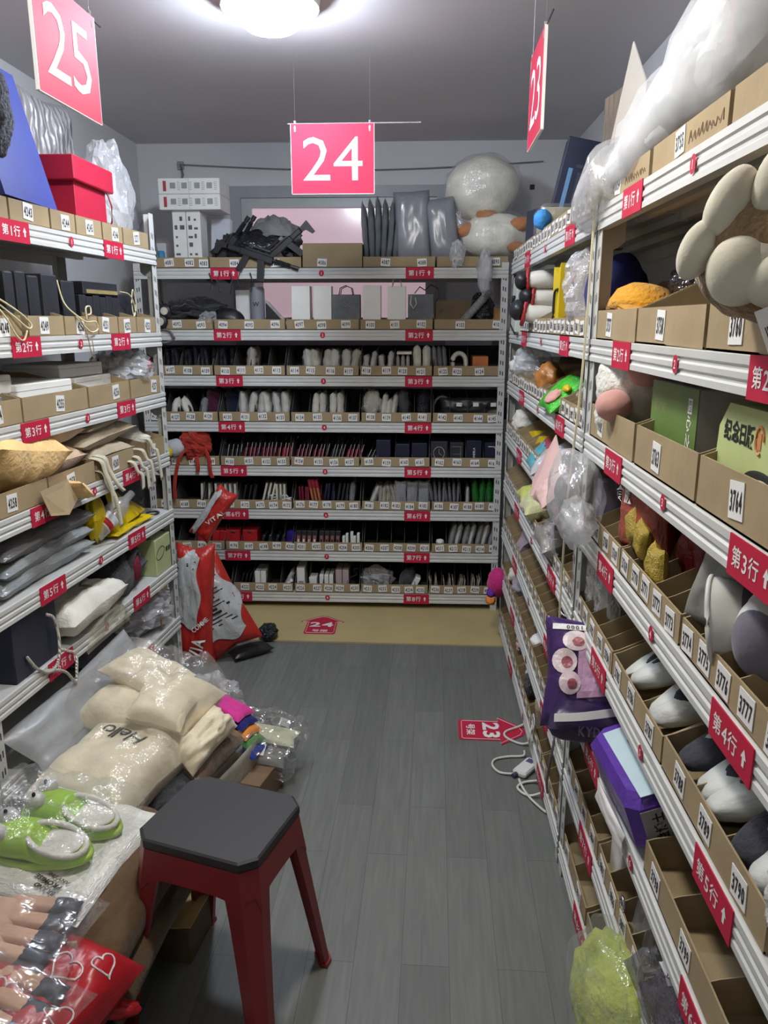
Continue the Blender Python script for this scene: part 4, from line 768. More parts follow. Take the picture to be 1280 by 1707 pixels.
# ---------------------------------------------------------------- what the left rack holds
Lr = 'L'
def lbl(o, s): o['label'] = s; return o
def pbag(r, u, v, z, w, d, h, taper, m, label, name='paper_bag', rot=(0,0,0), closed=False):
    """folded paper bag / box: base w x d, top narrowed by taper"""
    X, Y = w/2, d/2; e = Y*taper
    b = MB().add([(-X,-Y,0),(X,-Y,0),(X,Y,0),(-X,Y,0),(-X,-e,h),(X,-e,h),(X,e,h),(-X,e,h)], [(3,2,1,0),(0,1,5,4),(1,2,6,5),(2,3,7,6),(3,0,4,7),(4,5,6,7)])
    return T(name, label, 'bag', (r, u, v, z), b, m, rot=rot)
royal = mat('royal_blue_card', (.035,.055,.30), rough=.5, var=.06)
t = pbag(Lr, 1.25, .12, LV[0]+.052, .25, .20, .37, .35, royal, 'royal blue paper bag leaning on the top left shelf beside the red box', rot=(-6, 2, 0))
P('fold_line', MB().ribbon([(.122,-.04,.02),(.122,-.015,.36)], .003, (0,1,0), .001), mat('pale_blue_crease', (.09,.12,.42), rough=.5), t)
T('knit_garment', 'dark grey flecked knit garment at the near end of the top left shelf', 'garment', (Lr, 1.035, -.02, LV[0]+.125), MB().blob(.052,.045,.10,24,11,.2,2.2,c=(0,0,.12)), fab('flecked_knit', (.05,.055,.065), two=(.22,.23,.26), vs=160, bump=.9, bs=140), smooth=True)
redc = mat('bright_red_card', (.50,.015,.05), rough=.5, var=.05)
t = T('gift_box', 'bright red gift box with an overhanging lid on the top left shelf', 'gift box', (Lr, 1.645, .14, LV[0]+tp), rbox(.235,.17,.165,.002), redc, rot=(0,0,4))
P('lid', rbox(.30,.205,.070,.003,z=.162), redc, t); P('cord', MB().tube([(.11,-.095,.16),(.128,-.10,.12),(.125,-.098,.07),(.118,-.09,.05)], .003, 6), mat('dark_red_cord', (.25,.01,.03), rough=.7), t, True)
T('wrapped_clothes', 'grey pleated clothes in clear film standing behind the red gift box', 'clothes', (Lr, 1.86, .32, LV[0]+tp), MB().pillow(.36,.50,.09,20,4,.15,4,p=6).xf(loc=(0,0,-.045)).xf(rot=(90,0,0)).xf(loc=(0,0,.25)), gls('grey_pleats', (.30,.295,.30), kind='wave', bs=12, bump=.7), smooth=True)
t = T('film_bag', 'tall white package in loose clear film at the far end of the top left shelf', 'bag', (Lr, 1.915, .14, LV[0]+tp), MB().blob(.075,.06,.115,18,3,.12,2,c=(0,0,.11)), gls('white_package', (.62,.62,.60)), smooth=True, rot=(0,6,0))
P('clear_film', MB().blob(.10,.09,.185,20,9,.22,2.6,c=(0,0,.17)), hazy, t)
T('film_bag', 'drooping grey translucent bag hanging between the left rack and the back rack', 'bag', (Lr, 2.06, .17, LV[0]+.0), MB().blob(.04,.08,.12,18,6,.2,2.4,c=(0,0,.11)), smoky, smooth=True)
# second left shelf: black cartons and bags
z2 = LV[1]+tp; cordm = mat('cream_cord', (.62,.55,.33), rough=.8)
for k, (u, w, h) in enumerate(((1.02,.11,.16), (1.13,.045,.165), (1.185,.05,.168), (1.245,.055,.16), (1.33,.085,.168), (1.43,.075,.155))):
    card(Lr, 2, u, .04, w-.004, .25, h, blackcard, 0, name='black_box', label='black box standing upright, %s from the near end of the second left shelf' % ('first', 'second', 'third', 'fourth', 'fifth', 'sixth')[k], rr=.004)
card(Lr, 2, 1.278, .05, .012, .2, .13, mat('tan_card', (.33,.22,.11), rough=.7), name='tan_card', label='tan card strip wedged between black boxes, second left shelf', cat='card')
for k in range(6): card(Lr, 2, 1.53+.045*k, .05, .040, .22, .118-.004*(k % 2), blackcard, name='slim_black_box', label='slim black box in the row under the gold-edged black box, second left shelf', group='slim black boxes in a row')
t = card(Lr, 2, 1.655, .05, .235, .20, .040, blackcard, name='flat_black_box', label='black box with a gold edge lying across the slim black boxes, second left shelf', z=z2+.120)
P('gold_edge', MB().box(-.10,.115,-.102,-.0998,.004,.016), mat('dull_gold', (.30,.24,.10), rough=.5), t)
card(Lr, 2, 1.87, .06, .14, .18, .13, blackcard, name='black_box', label='wide black box at the far end of the second left shelf', rr=.004)
t = T('cord_loop', 'cream cords looping over the nearest tray of the second left shelf', 'cord', (Lr, 1.03, 0, z2), MB().tube(wpath([(-.06,.03,.125),(.0,0,.085),(.06,-.008,.055),(.095,-.012,.028),(.08,-.012,.018),(.03,-.004,.05),(-.05,.02,.11)]), .0026, 6), cordm, smooth=True)
P('hanging_end', MB().tube(wpath([(-.05,.02,.11),(-.01,-.006,.05),(.02,-.014,.0),(.05,-.014,-.012),(.07,-.014,.012)]), .0026, 6), cordm, t, True)
t = T('cord_loop', 'cream cords spilling over the tray stickered 4250, second left shelf', 'cord', (Lr, 1.385, 0, z2), MB().tube(wpath([(-.0,.05,.155),(-.008,.03,.09),(.0,.0,.055),(.04,-.010,.035),(.09,-.014,.035),(.10,-.014,.012),(.06,-.014,.004),(.03,-.010,.02),(0,.0,.05)]), .0026, 6), cordm, smooth=True)
P('small_loop', MB().tube(wpath([(.05,-.008,.04),(.055,-.004,.075),(.085,-.002,.08),(.08,-.006,.06),(.056,-.008,.055)]), .0026, 6), cordm, t, True)
P('hanging_end', MB().tube(wpath([(.01,-.006,.045),(.03,-.014,.0),(.04,-.016,-.05),(.06,-.016,-.075),(.055,-.016,-.02)]), .0016, 6), mat('tan_cord', (.30,.22,.13), rough=.8), t, True)
T('cord_tassel', 'cream cords looping out of the gold-edged black box, second left shelf', 'cord', (Lr, 1.78, .04, z2), MB().tube(wpath([(-.01,.0,.135),(.03,-.01,.13),(.06,-.012,.11),(.075,-.012,.07),(.06,-.012,.055),(.055,-.01,.10),(.07,-.01,.145),(.085,-.01,.12),(.085,-.01,.08),(.055,-.012,.05)]), .0022, 6), cordm, smooth=True)
# third left shelf: white boxes
z3 = LV[2]+tp
def wb(u, v, w, d, h, z, label, rz=0, tag=False):
    t = T('white_box', label, 'box', (Lr, u, v+d/2, z), rbox(w, d, h, .003), boxwhite, rot=(0,0,rz))
    P('lid_seam', MB().box(-w/2-.0006, w/2+.0006, -d/2-.0006, d/2+.0006, h*.68, h*.70), silver, t)
    if tag: P('paper_tag', MB().box(w*.22,w*.36,-d/2-.0022,-d/2-.0006,h*.1,h*.75), paperw, t)
wb(1.235, .03, .265, .25, .03, z3, 'white flat box lying under the white box in the tray stickered 4255')
wb(1.25, .035, .265, .25, .060, z3+.032, 'white flat box on top in the tray stickered 4255, third left shelf', -3)
wb(1.02, .06, .20, .2, .05, z3+.07, 'white flat box at the near end of the third left shelf')
card(Lr, 3, .99, .05, .18, .22, .065, greyfilm, name='grey_box', label='grey box beneath the nearest white box, third left shelf')
wb(1.56, .05, .25, .22, .035, z3, 'white flat box at the bottom of three in the second-last tray, third left shelf')
wb(1.57, .06, .255, .22, .048, z3+.038, 'white flat box with a paper tag, in the middle of three, third left shelf', 2, True)
wb(1.545, .08, .25, .20, .040, z3+.088, 'white flat box on top of three, third left shelf', -3)
t = T('film_heap', 'crumpled clear bags heaped in the farthest tray, third left shelf', 'bag', (Lr, 1.85, .10, z3), MB().blob(.14,.10,.085,26,14,.32,2.8,c=(0,0,.085)), hazy)
P('inner_film', MB().blob(.11,.08,.07,20,4,.35,3,c=(0,0,.08)), silver, t); P('red_tag', MB().box(.04,.08,-.085,-.083,.09,.12), redp, t)
# fourth left shelf: cushions
z4 = LV[3]+tp
tan = fab('tan_velvet', (.60,.43,.29), sheen=.5); taupe = fab('taupe_cloth', (.40,.34,.24), bump=.3); ygold = fab('golden_plush', (.85,.58,.25), bump=.6, bs=70)
T('cushion', 'tan velvet cushion on top of another, behind the golden plush, fourth left shelf', 'cushion', (Lr, 1.23, .13, z4+.125), MB().pillow(.31,.27,.085,20,3,.08), tan, smooth=True, rot=(-6,4,0))
T('cushion', 'tan velvet cushion lower in the tray stickered 4259, fourth left shelf', 'cushion', (Lr, 1.26, .14, z4+.03), MB().pillow(.28,.27,.10,20,8,.08), tan, smooth=True, rot=(-4,0,0))
t = T('plush_cushion', 'golden plush cushion with pale fringe slumped over the nearest tray, fourth left shelf', 'plush toy', (Lr, 1.06, .10, z4+.03), MB().pillow(.34,.30,.19,26,6,.14,2.2,q=.7), ygold, smooth=True, rot=(-12,10,0))
P('paw_flap', MB().pillow(.13,.06,.03,12,4,.2).xf(rot=(15,18,14)).xf(loc=(.20,-.12,-.03)), ygold, t, True)
T('paper_flap', 'loose brown paper flap under the golden plush, fourth left shelf', 'paper', (Lr, 1.10, -.012, LV[3]-.01), MB().add([(-.02,0,.05),(.11,-.01,.06),(.12,-.03,.0),(.05,-.04,-.03),(-.01,-.02,-.02)], [(0,1,2,3,4)]).add([(-.02,.002,.05),(.11,-.008,.06),(.12,-.028,.0),(.05,-.038,-.03),(-.01,-.018,-.02)], [(4,3,2,1,0)]), kraft)
T('cushion', 'taupe rolled cushion in the tray stickered 4260, fourth left shelf', 'cushion', (Lr, 1.57, .14, z4+.03), MB().pillow(.28,.28,.07,18,5,.14,3.5), taupe, smooth=True)
T('cushion', 'taupe ridged cushion in the middle of the pile, fourth left shelf', 'cushion', (Lr, 1.56, .14, z4+.085), MB().pillow(.38,.27,.075,20,11,.2,4), taupe, smooth=True, rot=(0,-3,0))
T('cushion', 'taupe flat cushion on top of the pile, fourth left shelf', 'cushion', (Lr, 1.62, .14, z4+.145), MB().pillow(.42,.27,.06,20,2,.15,2.5), taupe, smooth=True, rot=(0,-5,0))
strapm = fab('cream_strap', (.58,.54,.40), bump=.2)
for k, (u, zz, ln, sw) in enumerate(((1.43,.13,.24,.02), (1.44,.09,.27,.05), (1.455,.135,.20,.075))):
    T('strap', 'cream cloth strap, one of three hanging from the taupe cushions past sticker 4260', 'strap', (Lr, u, 0, z4), MB().ribbon(wpath([(-.004,.02,zz-.06),(.004,-.012,zz-.07),(.016,-.018,zz-.11),(.03+sw*.4,-.024,zz-.17),(.03+sw,-.02,zz-ln)]), .024, (1,0,.1), .002), strapm, smooth=True, group='straps beside sticker 4260')
for k, (u, zz, ln) in enumerate(((1.66,.11,.20), (1.70,.12,.22), (1.74,.14,.23), (1.80,.17,.26))):
    T('strap', 'cream cloth strap in the far bunch hanging beside sticker 4261', 'strap', (Lr, u, 0, z4), MB().ribbon(wpath([(-.008,.02,zz-.09),(.0,-.012,zz-.095),(.018,-.018,zz-.13),(.045,-.022,zz-.15),(.05+.008*k,-.02,zz-ln)]), .022, (1,0,.1), .002), strapm, smooth=True, group='straps beside sticker 4261')
T('white_fleece', 'white fleece bundle in the farthest tray of the fourth left shelf', 'fleece', (Lr, 1.87, .13, z4+.01), MB().blob(.085,.10,.05,18,6,.18,3,c=(0,0,.05)), offwhite, smooth=True)
T('black_hair', 'black stringy tuft under the strap bunch on the left rack', 'tuft', (Lr, 1.70, -.01, z4-.12), MB().tube([(0,0,.03),(.01,0,0),(0,0,-.02)], .006, 6), black)
# fifth left shelf
z5 = LV[4]
foilm = gls('grey_foil', (.22,.24,.25), rough=.3, bump=.6, bs=10, two=(.29,.32,.33))
for k, (zz, w) in enumerate(((0,.50), (.042,.48), (.088,.50))):
    t = T('foil_bag', '%s grey foil garment bag in the pile on the fifth left shelf' % ('lowest', 'middle', 'topmost')[k], 'bag', (Lr, 1.15+.01*k, .17, z5+zz), MB().pillow(w,.32,.062,24,k+3,.18,3.2,p=6,q=.45), foilm if k != 2 else gls('dark_foil', (.14,.14,.145), rough=.3, bump=.6, bs=10), smooth=True, rot=(0,-1,0))
T('dark_bag', 'dark translucent bag with grey contents at the back of the fifth left shelf', 'bag', (Lr, 1.25, .22, z5+.14), MB().blob(.17,.10,.035,20,5,.2,3,c=(0,0,.03)), smoky, smooth=True)
ylm = gls('yellow_bag_film', (.62,.46,.0), rough=.4, bump=.3, bs=8)
t = T('yellow_bag', 'bright yellow bag gaping open on the fifth left shelf', 'bag', (Lr, 1.68, .10, z5), MB().pillow(.30,.20,.03,18,5,.3,3,p=6), ylm, smooth=True)
P('flap', MB().add([(-.10,-.07,.02),(.04,-.085,.04),(.18,-.05,.03),(.10,.0,.10),(.0,.03,.20),(-.08,-.02,.19)], [(0,1,5),(1,4,5),(1,3,4),(1,2,3)]).add([(-.10,-.068,.02),(.04,-.083,.04),(.18,-.048,.03),(.10,.002,.10),(.0,.032,.20),(-.08,-.018,.19)], [(5,1,0),(5,4,1),(4,3,1),(3,2,1)]), ylm, t)
P('near_flap', MB().pillow(.08,.05,.14,12,8,.2).xf(loc=(-.20,-.05,.02)), ylm, t, True)
t = T('glass_bottle', 'clear bottle with red and white label lying in the yellow bag, fifth left shelf', 'bottle', (Lr, 1.555, .03, z5+.085), MB().lathe([(0,-.10),(.032,-.10),(.036,-.094),(.036,.03),(.030,.055),(.014,.075),(.012,.11),(0,.11)], 22).xf(rot=(0,58,-25)), film('bottle_glass', haze=.25, bump=.05, gl=.2), smooth=True)
P('label_band', MB().lathe([(.0365,-.06),(.0368,-.06),(.0368,-.01),(.0365,-.01)], 22).xf(rot=(0,58,-25)), paperw, t, True); P('red_band', MB().lathe([(.037,-.055),(.0372,-.055),(.0372,-.035),(.037,-.035)], 22).xf(rot=(0,58,-25)), redbox, t, True)
card(Lr, 5, 1.83, .09, .20, .20, .17, blackcard, name='black_case', label='large black case standing behind the yellow bag, fifth left shelf', cat='case', z=z5, rr=.008)
T('hair_tie', 'thin black ring lying on the deck beside the black case, fifth left shelf', 'ring', (Lr, 1.90, .04, z5+.004), MB().tube([(.028*math.cos(a*PI/10), .022*math.sin(a*PI/10), 0) for a in range(20)], .0038, 6, True), black, smooth=True)
T('clear_wrap', 'flat clear wrap lying at the far end of the fifth left shelf', 'film', (Lr, 1.93, .20, z5), MB().blob(.05,.09,.02,14,3,.3,3,c=(0,0,.02)), hazy)
# sixth left shelf
z6 = LV[5]
scm = fab('charcoal_knit', (.045,.045,.05), bump=.7, bs=130, var=.3)
t = T('knit_shoe', 'charcoal knit shoe with a dark red lining on the sixth left shelf', 'shoe', (Lr, 1.64, .09, z6), MB().pillow(.30,.17,.15,22,4,.16,2.6,q=.6), scm, smooth=True, rot=(0,0,8))
P('red_lining', MB().blob(.028,.018,.05,12,3,.1,c=(.03,-.075,.085)).xf(), mat('dark_red_lining', (.16,.008,.03), rough=.8), t, True); P('collar', MB().tube([(.03+.05*math.cos(a*PI/9), -.062-.012*math.sin(a*PI/9), .085+.066*math.sin(a*PI/9)) for a in range(18)], .015, 8, True), scm, t, True)
T('red_knit', 'dark red knitted bundle above the charcoal shoe, sixth left shelf', 'knitwear', (Lr, 1.72, .13, z6+.135), MB().blob(.08,.06,.04,16,5,.2), fab('dark_red_knit', (.17,.012,.05)), smooth=True)
T('navy_box', 'navy dark box standing behind the charcoal shoe, sixth left shelf', 'box', (Lr, 1.58, .26, z6), rbox(.34,.14,.15,.005), navy)
lgm = mat('pale_green_card', (.46,.52,.26), rough=.5, var=.05)
t = T('tissue_box', 'pale green box with a printed slipper outline, far end, sixth left shelf', 'box', (Lr, 1.895, .09, z6), rbox(.14,.17,.145,.003), lgm)
P('outline_print', MB().tube([(-.03+.038*math.cos(a*PI/8), -.0855, .085+.022*math.sin(a*PI/8)+.008*math.cos(a*PI/8)) for a in range(16)], .0012, 5, True), ink, t); pr = MB(); text(pr, '家居', .04, .085, .018, m=0, y=-.0865, bold=.03); P('print', pr, ink, t)
T('face_mask', 'pale blue face mask lying on the pale green box, sixth left shelf', 'mask', (Lr, 1.87, .08, z6+.147), MB().pillow(.13,.09,.008,10,3,.2).xf(rot=(4,6,20)), mat('mask_blue', (.42,.56,.60), rough=.8), smooth=True)
t = T('cloth_bundle', 'folded off-white cotton bag with a grey stroke, overhanging the sixth left shelf', 'cloth', (Lr, 1.335, .085, z6+.01), MB().pillow(.36,.25,.10,24,7,.14,2.6,p=5,q=.5), offwhite, smooth=True, rot=(-8,-2,0))
P('grey_stroke', MB().ribbon(wpath([(.02,-.045,.112),(.03,-.07,.105),(.025,-.10,.085)]), .012, (1,0,0), .002).ribbon(wpath([(.02,-.045,.112),(.06,-.035,.113),(.10,-.04,.106)]), .005, (0,1,0), .002), mat('grey_stroke', (.18,.18,.17), rough=.8), t)
T('cream_film_bag', 'cream cloth in clear film drooping under the off-white bundle over the beam, sixth left shelf', 'bag', (Lr, 1.40, .01, z6-.075), MB().pillow(.30,.10,.10,18,4,.2,3).xf(rot=(60,0,0)).xf(loc=(0,.05,.03)), film('cream_film', tint=(.95,.93,.85), haze=.3, hazecol=(.6,.57,.46), bump=.7), smooth=True)
t = T('gift_bag', 'navy gift bag with twisted white rope handles, near end of the sixth left shelf', 'gift bag', (Lr, 1.02, .075, z6), MB().merge(rbox(.22,.13,.185,.003)), navy)
ropem = mat('white_rope', (.82,.80,.70), rough=.8, kind='wave', bump=.8, bs=60)
P('rope_handle', MB().tube(wpath([(.055,-.067,.14),(.075,-.078,.12),(.078,-.085,.06),(.06,-.088,.0),(.02,-.086,-.02),(-.03,-.08,.01),(-.06,-.07,.06)]), .0045, 8), ropem, t, True)
P('rope_handle', MB().tube(wpath([(-.02,-.07,-.005),(.03,-.085,-.02),(.07,-.10,-.045),(.10,-.11,-.09),(.12,-.105,-.06),(.14,-.095,-.02),(.12,-.08,.0),(.11,-.068,.01)]), .0045, 8), ropem, t, True)
# seventh left shelf
z7 = LV[6]
t = T('grey_bag', 'greyish lilac bag in clear film at the far end of the seventh left shelf', 'bag', (Lr, 1.84, .12, z7), MB().blob(.16,.11,.075,22,6,.18,2.4,c=(0,0,.075)), gls('lilac_grey', (.30,.28,.30), bump=.5), smooth=True)
P('clear_film', MB().blob(.175,.125,.09,22,8,.28,3,c=(0,0,.085)), hazy, t); P('brown_tag', MB().box(-.02,.02,-.118,-.115,.02,.08), mat('brown_tag', (.20,.10,.07), rough=.6), t)
T('grey_garment', 'dark grey flat garment on the deck of the seventh left shelf', 'garment', (Lr, 1.60, .20, z7), MB().pillow(.36,.28,.05,18,4,.15), greyfilm, smooth=True)
gfilm = gls('pale_grey_mailer', (.33,.34,.345), rough=.35, bump=.2, bs=7)
t = T('mailer_bag', 'long pale grey plastic mailer hanging out over the seventh left shelf beam', 'bag', (Lr, 1.16, -.01, z7+.0), MB().pillow(.62,.24,.05,26,9,.16,2.6,p=6,q=.4).xf(rot=(48,0,0)).xf(loc=(0,-.05,.03)), gfilm, smooth=True, rot=(0,-6,-6))
# big pet-food style bags beyond the left post
silf = gls('silver_bag_foil', (.46,.48,.48), rough=.25, bump=.6, bs=9); redf = gls('red_bag_foil', (.44,.025,.02), rough=.3, bump=.5, bs=9)
def food_bag(at, rot, label, w, h, th, seed, panel, prints, extra=None):
    base = MB().pillow(w, h, th, 26, seed, .07, 2.5, p=5, q=.5)
    st_ = lambda b: b.xf(loc=(0,0,-th/2)).xf(rot=(90,0,0)).xf(loc=(0,0,h/2))
    t = T('food_bag', label, 'bag', at, st_(MB().merge(base)), redf, rot=rot, smooth=True)
    px, py, pw, ph = panel
    P('silver_panel', st_(drape(MB().grid(lambda a, b: (px+pw*(a-.5)*(1-.18*math.sin(9*b+1)), py+ph*(b-.5)*(1-.10*math.sin(7*a)), 0), 24, 34), base, .007)), silf, t, True)
    for nm, b, m in prints: P(nm, st_(drape(b, base, .0095)), m, t)
    return t
def flat(s_, cx, cy, h, w, ang=0, bold=.02): return text(MB(), s_, 0, 0, h, w, m=0, bold=bold).xf(rot=(-90,0,0)).xf(rot=(0,0,ang)).xf(loc=(cx,cy,0))
lines = MB()
for k in range(13): lines.box(-.065+.004*(k % 3), .085-.05*((k*7) % 4)/3, .115-.0175*k, .115-.0175*k+(.005 if k not in (2,8,9) else .010), 0, .0004)
food_bag(('W', -.985, 3.16, 0), (-4,2,4), 'tall red and silver foil bag standing just beyond the left rack post', .17, .56, .12, 4, (-.028,.075,.105,.32),
  [('wording', flat('COMME', .028, -.075, .022, .09, 42), whitev), ('wording', flat('VIA', .01, -.185, .055, .10, 74, .03), whitev), ('small_print', MB().box(-.07,.012,.205,.209,0,.0004).box(-.07,.005,.175,.179,0,.0004).box(-.075,-.02,.185,.2,0,.0004), ink)])
food_bag(('W', -.80, 3.20, .06), (-12,-28,6), 'silver foil bag with dense black print slumped beside the yellow board', .25, .46, .11, 8, (.0,.03,.225,.385), [('printed_lines', lines, ink)])
food_bag(('W', -1.0, 3.34, .54), (-6,34,0), 'topmost red and silver foil bag, bent sideways behind the left post', .10, .27, .08, 6, (-.03,.0,.03,.22), [('wording', flat('VITAL', .02, .0, .02, .10, 68), whitev)])
T('smoky_bag', 'small dark shiny bag tucked behind the silver food bag at the yellow board', 'bag', ('W', -.71, 3.44, .008), MB().blob(.045,.05,.04,16,4,.25,3,c=(0,0,.036)), blackgl)
T('numbered_packet', 'dark packet with a white numbered band under the silver food bag', 'packet', ('W', -.76, 3.26, .002), MB().pillow(.20,.09,.05,14,3,.1).xf(rot=(0,0,40)), black, smooth=True)
# red strap bundle with a small duck on the fifth back shelf
strr = fab('red_strap', (.40,.035,.02), bump=.4)
t = T('strap_bundle', 'bundle of red straps hanging over the leftmost tray, fifth back shelf', 'straps', ('B', .265, .04, LV[4]+.03), MB().blob(.085,.07,.085,22,12,.3,3,c=(0,0,.075)), strr)
for pts in ([(-.02,-.06,.06),(-.06,-.075,.02),(-.085,-.075,-.06),(-.10,-.07,-.14),(-.10,-.07,-.20)], [(.06,-.05,.07),(.085,-.06,.01),(.09,-.062,-.06),(.10,-.06,-.09)], [(.02,-.06,.02),(.03,-.07,-.03),(.025,-.068,-.06)]): P('strap', MB().ribbon(wpath(pts), .02, (1,0,.2), .003), strr, t, True)
t = T('duck_plush', 'small white plush with a yellow beak beside the red straps, fifth back shelf', 'plush toy', ('B', .175, -.01, LV[4]+.045), MB().blob(.05,.045,.045,18,3,.08,c=(0,0,.05)), mat('pale_grey_plush', (.52,.54,.58), rough=.9), smooth=True)
P('beak', MB().blob(.022,.022,.026,12,1,.08,c=(-.02,-.05,.035)), mat('duck_yellow', (.70,.55,.02), rough=.7), t, True)
# ---------------------------------------------------------------- what the near right bay holds
def soft(name, label, cat, at, w, d, h, m, seed=0, rot=(0,0,0), amp=.12, fr=3, p=3.2, q=.55, n=22, cover=None, smooth=True, stand=False, cs=1.05):
    def mk(k, a, s): 
        b = MB().pillow(w*k, d*k, h*k, n, s, a, fr, p=p, q=q).xf(loc=(0,0,-h*k/2))
        if stand: b.xf(rot=(90,0,0)).xf(loc=(0,0,d/2))
        else: b.xf(loc=(0,0,h/2))
        return b
    o = T(name, label, cat, at, mk(1, amp, seed), m, rot=rot, smooth=smooth)
    if cover: P('clear_film', mk(cs, amp*1.6, seed+5), cover, o, True)
    return o
N = 'R'
# top shelf: big film-wrapped packages
wpk = gls('white_film_package', (.62,.64,.65), rough=.32, bump=.35, bs=9); fuzz = film('loose_film', haze=.30, bump=.7, bs=6, rough=.2)
def wrapped(label, path, rad, seed, m, k=1.10, cover=None, amp=.10):
    o = Vector(path[0]); rel = [tuple(Vector(p)-o) for p in path]
    t = T('film_package', label, 'package', (N, o.x, o.y, o.z), sausage(rel, rad, 26, seed, amp), m, smooth=True)
    P('loose_film', sausage(rel, [r_*k for r_ in rad], 24, seed+3, amp*2.2, 8), cover or fuzz, t, True); return t
wrapped('drooping clear film end of wrapped goods hanging past the rack post, top right shelf', [(1.90,-.01,1.735),(1.97,0,1.775),(2.08,.02,1.815)], [.035,.055,.062], 4, hazy)
wrapped('long wrinkled film package sloping up from the rack post, top right shelf', [(2.06,.03,1.81),(2.22,.06,1.84),(2.36,.09,1.88),(2.50,.12,1.925),(2.62,.15,1.97),(2.72,.18,2.01)], [.050,.075,.092,.115,.135,.10], 7, wpk)
wrapped('large white bagged quilt rising behind the second top carton, near right bay', [(2.60,.20,1.86),(2.66,.20,1.96),(2.74,.21,2.08),(2.80,.22,2.20)], [.10,.14,.15,.09], 11, wpk)
wrapped('smooth white bagged quilt at the near end of the top right shelf', [(2.78,.13,1.85),(2.90,.12,1.865),(3.02,.12,1.86)], [.06,.092,.08], 5, gls('smooth_white_film', (.66,.67,.69), bump=.3, bs=8), amp=.05)
T('white_board', 'torn white board corner sticking up behind the film packages', 'board', (N, 1.72, .10, LV[0]+.02), MB().prism([(-.10,0),(.07,0),(.05,.30),(-.02,.395)], 0, .004, 'y'), boxwhite, rot=(0,6,22))
# second shelf
ofz = fab('orange_fuzz', (.62,.30,.03), bump=.9, bs=90, var=.2)
cp = MB().lathe([(.082,0),(.080,.02),(.070,.046),(.045,.064),(.015,.070),(0,.070)], 26)
t = T('fuzzy_cap', 'orange fuzzy cap in the farthest tray, second shelf, near right bay', 'cap', (N, 2.09, .085, LV[1]+.05), cp, ofz, rot=(-14, -4, 0), smooth=True)
P('brim', MB().grid(lambda a, b: (.06+.13*b*math.cos((a-.5)*2.0), .10*math.sin((a-.5)*2.6), .012-.02*b-.03*((a-.5)*1.3)**2), 12, 6).grid(lambda a, b: (.06+.13*b*math.cos((a-.5)*2.0), .10*math.sin((a-.5)*2.6), .006-.02*b-.03*((a-.5)*1.3)**2), 12, 6), ofz, t, True, rot=(0,0,14))
T('black_bag', 'crinkled black film bag behind the orange cap', 'bag', (N, 2.14, .22, LV[1]+.01), MB().blob(.13,.09,.10,22,6,.2,2.6,c=(0,0,.09)), gls('black_crinkle', (.045,.04,.045), rough=.2, bump=.9, bs=12))
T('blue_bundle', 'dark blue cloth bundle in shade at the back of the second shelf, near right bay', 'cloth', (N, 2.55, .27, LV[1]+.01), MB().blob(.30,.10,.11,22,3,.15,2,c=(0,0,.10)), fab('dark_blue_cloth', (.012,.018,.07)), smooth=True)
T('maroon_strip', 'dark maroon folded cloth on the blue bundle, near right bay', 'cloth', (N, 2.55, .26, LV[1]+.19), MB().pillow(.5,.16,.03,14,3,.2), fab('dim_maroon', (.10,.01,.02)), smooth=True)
pawf = fab('tan_fur', (.36,.235,.11), bump=1.0, bs=85, var=.25, sheen=.5); pawp = fab('cream_velvet_pad', (.66,.63,.50), bump=.08, sheen=.4)
t = T('paw_plush', 'giant tan paw plush with cream toe pads, second shelf, near right bay', 'plush toy', (N, 2.905, .0, LV[1]+.125), MB().blob(.125,.085,.125,30,5,.04,4), pawf, rot=(-8,0,58), smooth=True); t.scale = (.69,)*3
for x, z, rx, rz_, a in ((-.105,-.012,.030,.052,18), (-.062,.062,.034,.062,24), (.008,.092,.034,.060,16), (.080,.050,.034,.062,-10)):
    P('toe_pad', MB().blob(rx,.030,rz_,18,2,.02,c=(0,0,0)).xf(rot=(0,a,0)).xf(loc=(x,-.068+abs(x)*.12,z)), pawp, t, True)
P('palm_pad', MB().blob(.052,.034,.058,20,3,.02,c=(-.032,-.070,-.052)).merge(MB().blob(.056,.034,.045,20,6,.02,c=(.030,-.072,-.070))).merge(MB().blob(.05,.03,.045,18,6,.02,c=(-.002,-.064,-.045))), pawp, t, True)
P('wrist_fur', MB().blob(.09,.09,.10,20,8,.06,4,c=(.05,.05,.09)), pawf, t, True)
tg = MB().box(-.018,.018,-.001,.001,-.085,0)
for k in range(8): tg.box(-.011+.003*k, -.0095+.003*k+.0006*(k % 3), -.0016, -.001, -.06, -.03, 1)
P('paper_tag', tg, [paperw, ink], t, loc=(.02,-.09,-.115), rot=(0,-24,0), label='white tag with a barcode')
# third shelf
wfl = fab('white_fluff', (.70,.70,.63), bump=1.0, bs=60, sheen=.4); pkp = fab('pink_pad', (.58,.31,.27), bump=.08)
t = T('fluffy_plush', 'white fluffy plush with pink pads in the farthest tray, third shelf, near right bay', 'plush toy', (N, 2.12, .07, LV[2]+.13), MB().blob(.11,.08,.09,30,6,.07,5), wfl, smooth=True, rot=(0,-10,0))
P('pink_pad', MB().blob(.042,.038,.034,20,3,.03,c=(.085,-.065,-.055)), pkp, t, True); P('pink_pad', MB().blob(.042,.038,.034,20,4,.03,c=(.125,-.01,.015)), pkp, t, True)
P('lower_tuft', MB().blob(.055,.05,.05,22,7,.10,5,c=(-.02,-.03,-.07)), wfl, t, True)
grn = mat('olive_green_card', (.13,.22,.055), rough=.4, var=.06); grey_card = mat('grey_white_card', (.42,.42,.40), rough=.5)
t = T('tissue_carton', 'long carton with an olive green front panel, third shelf, near right bay', 'box', (N, 2.505, .16, LV[2]+tp), rbox(.245,.25,.155,.002), grey_card)
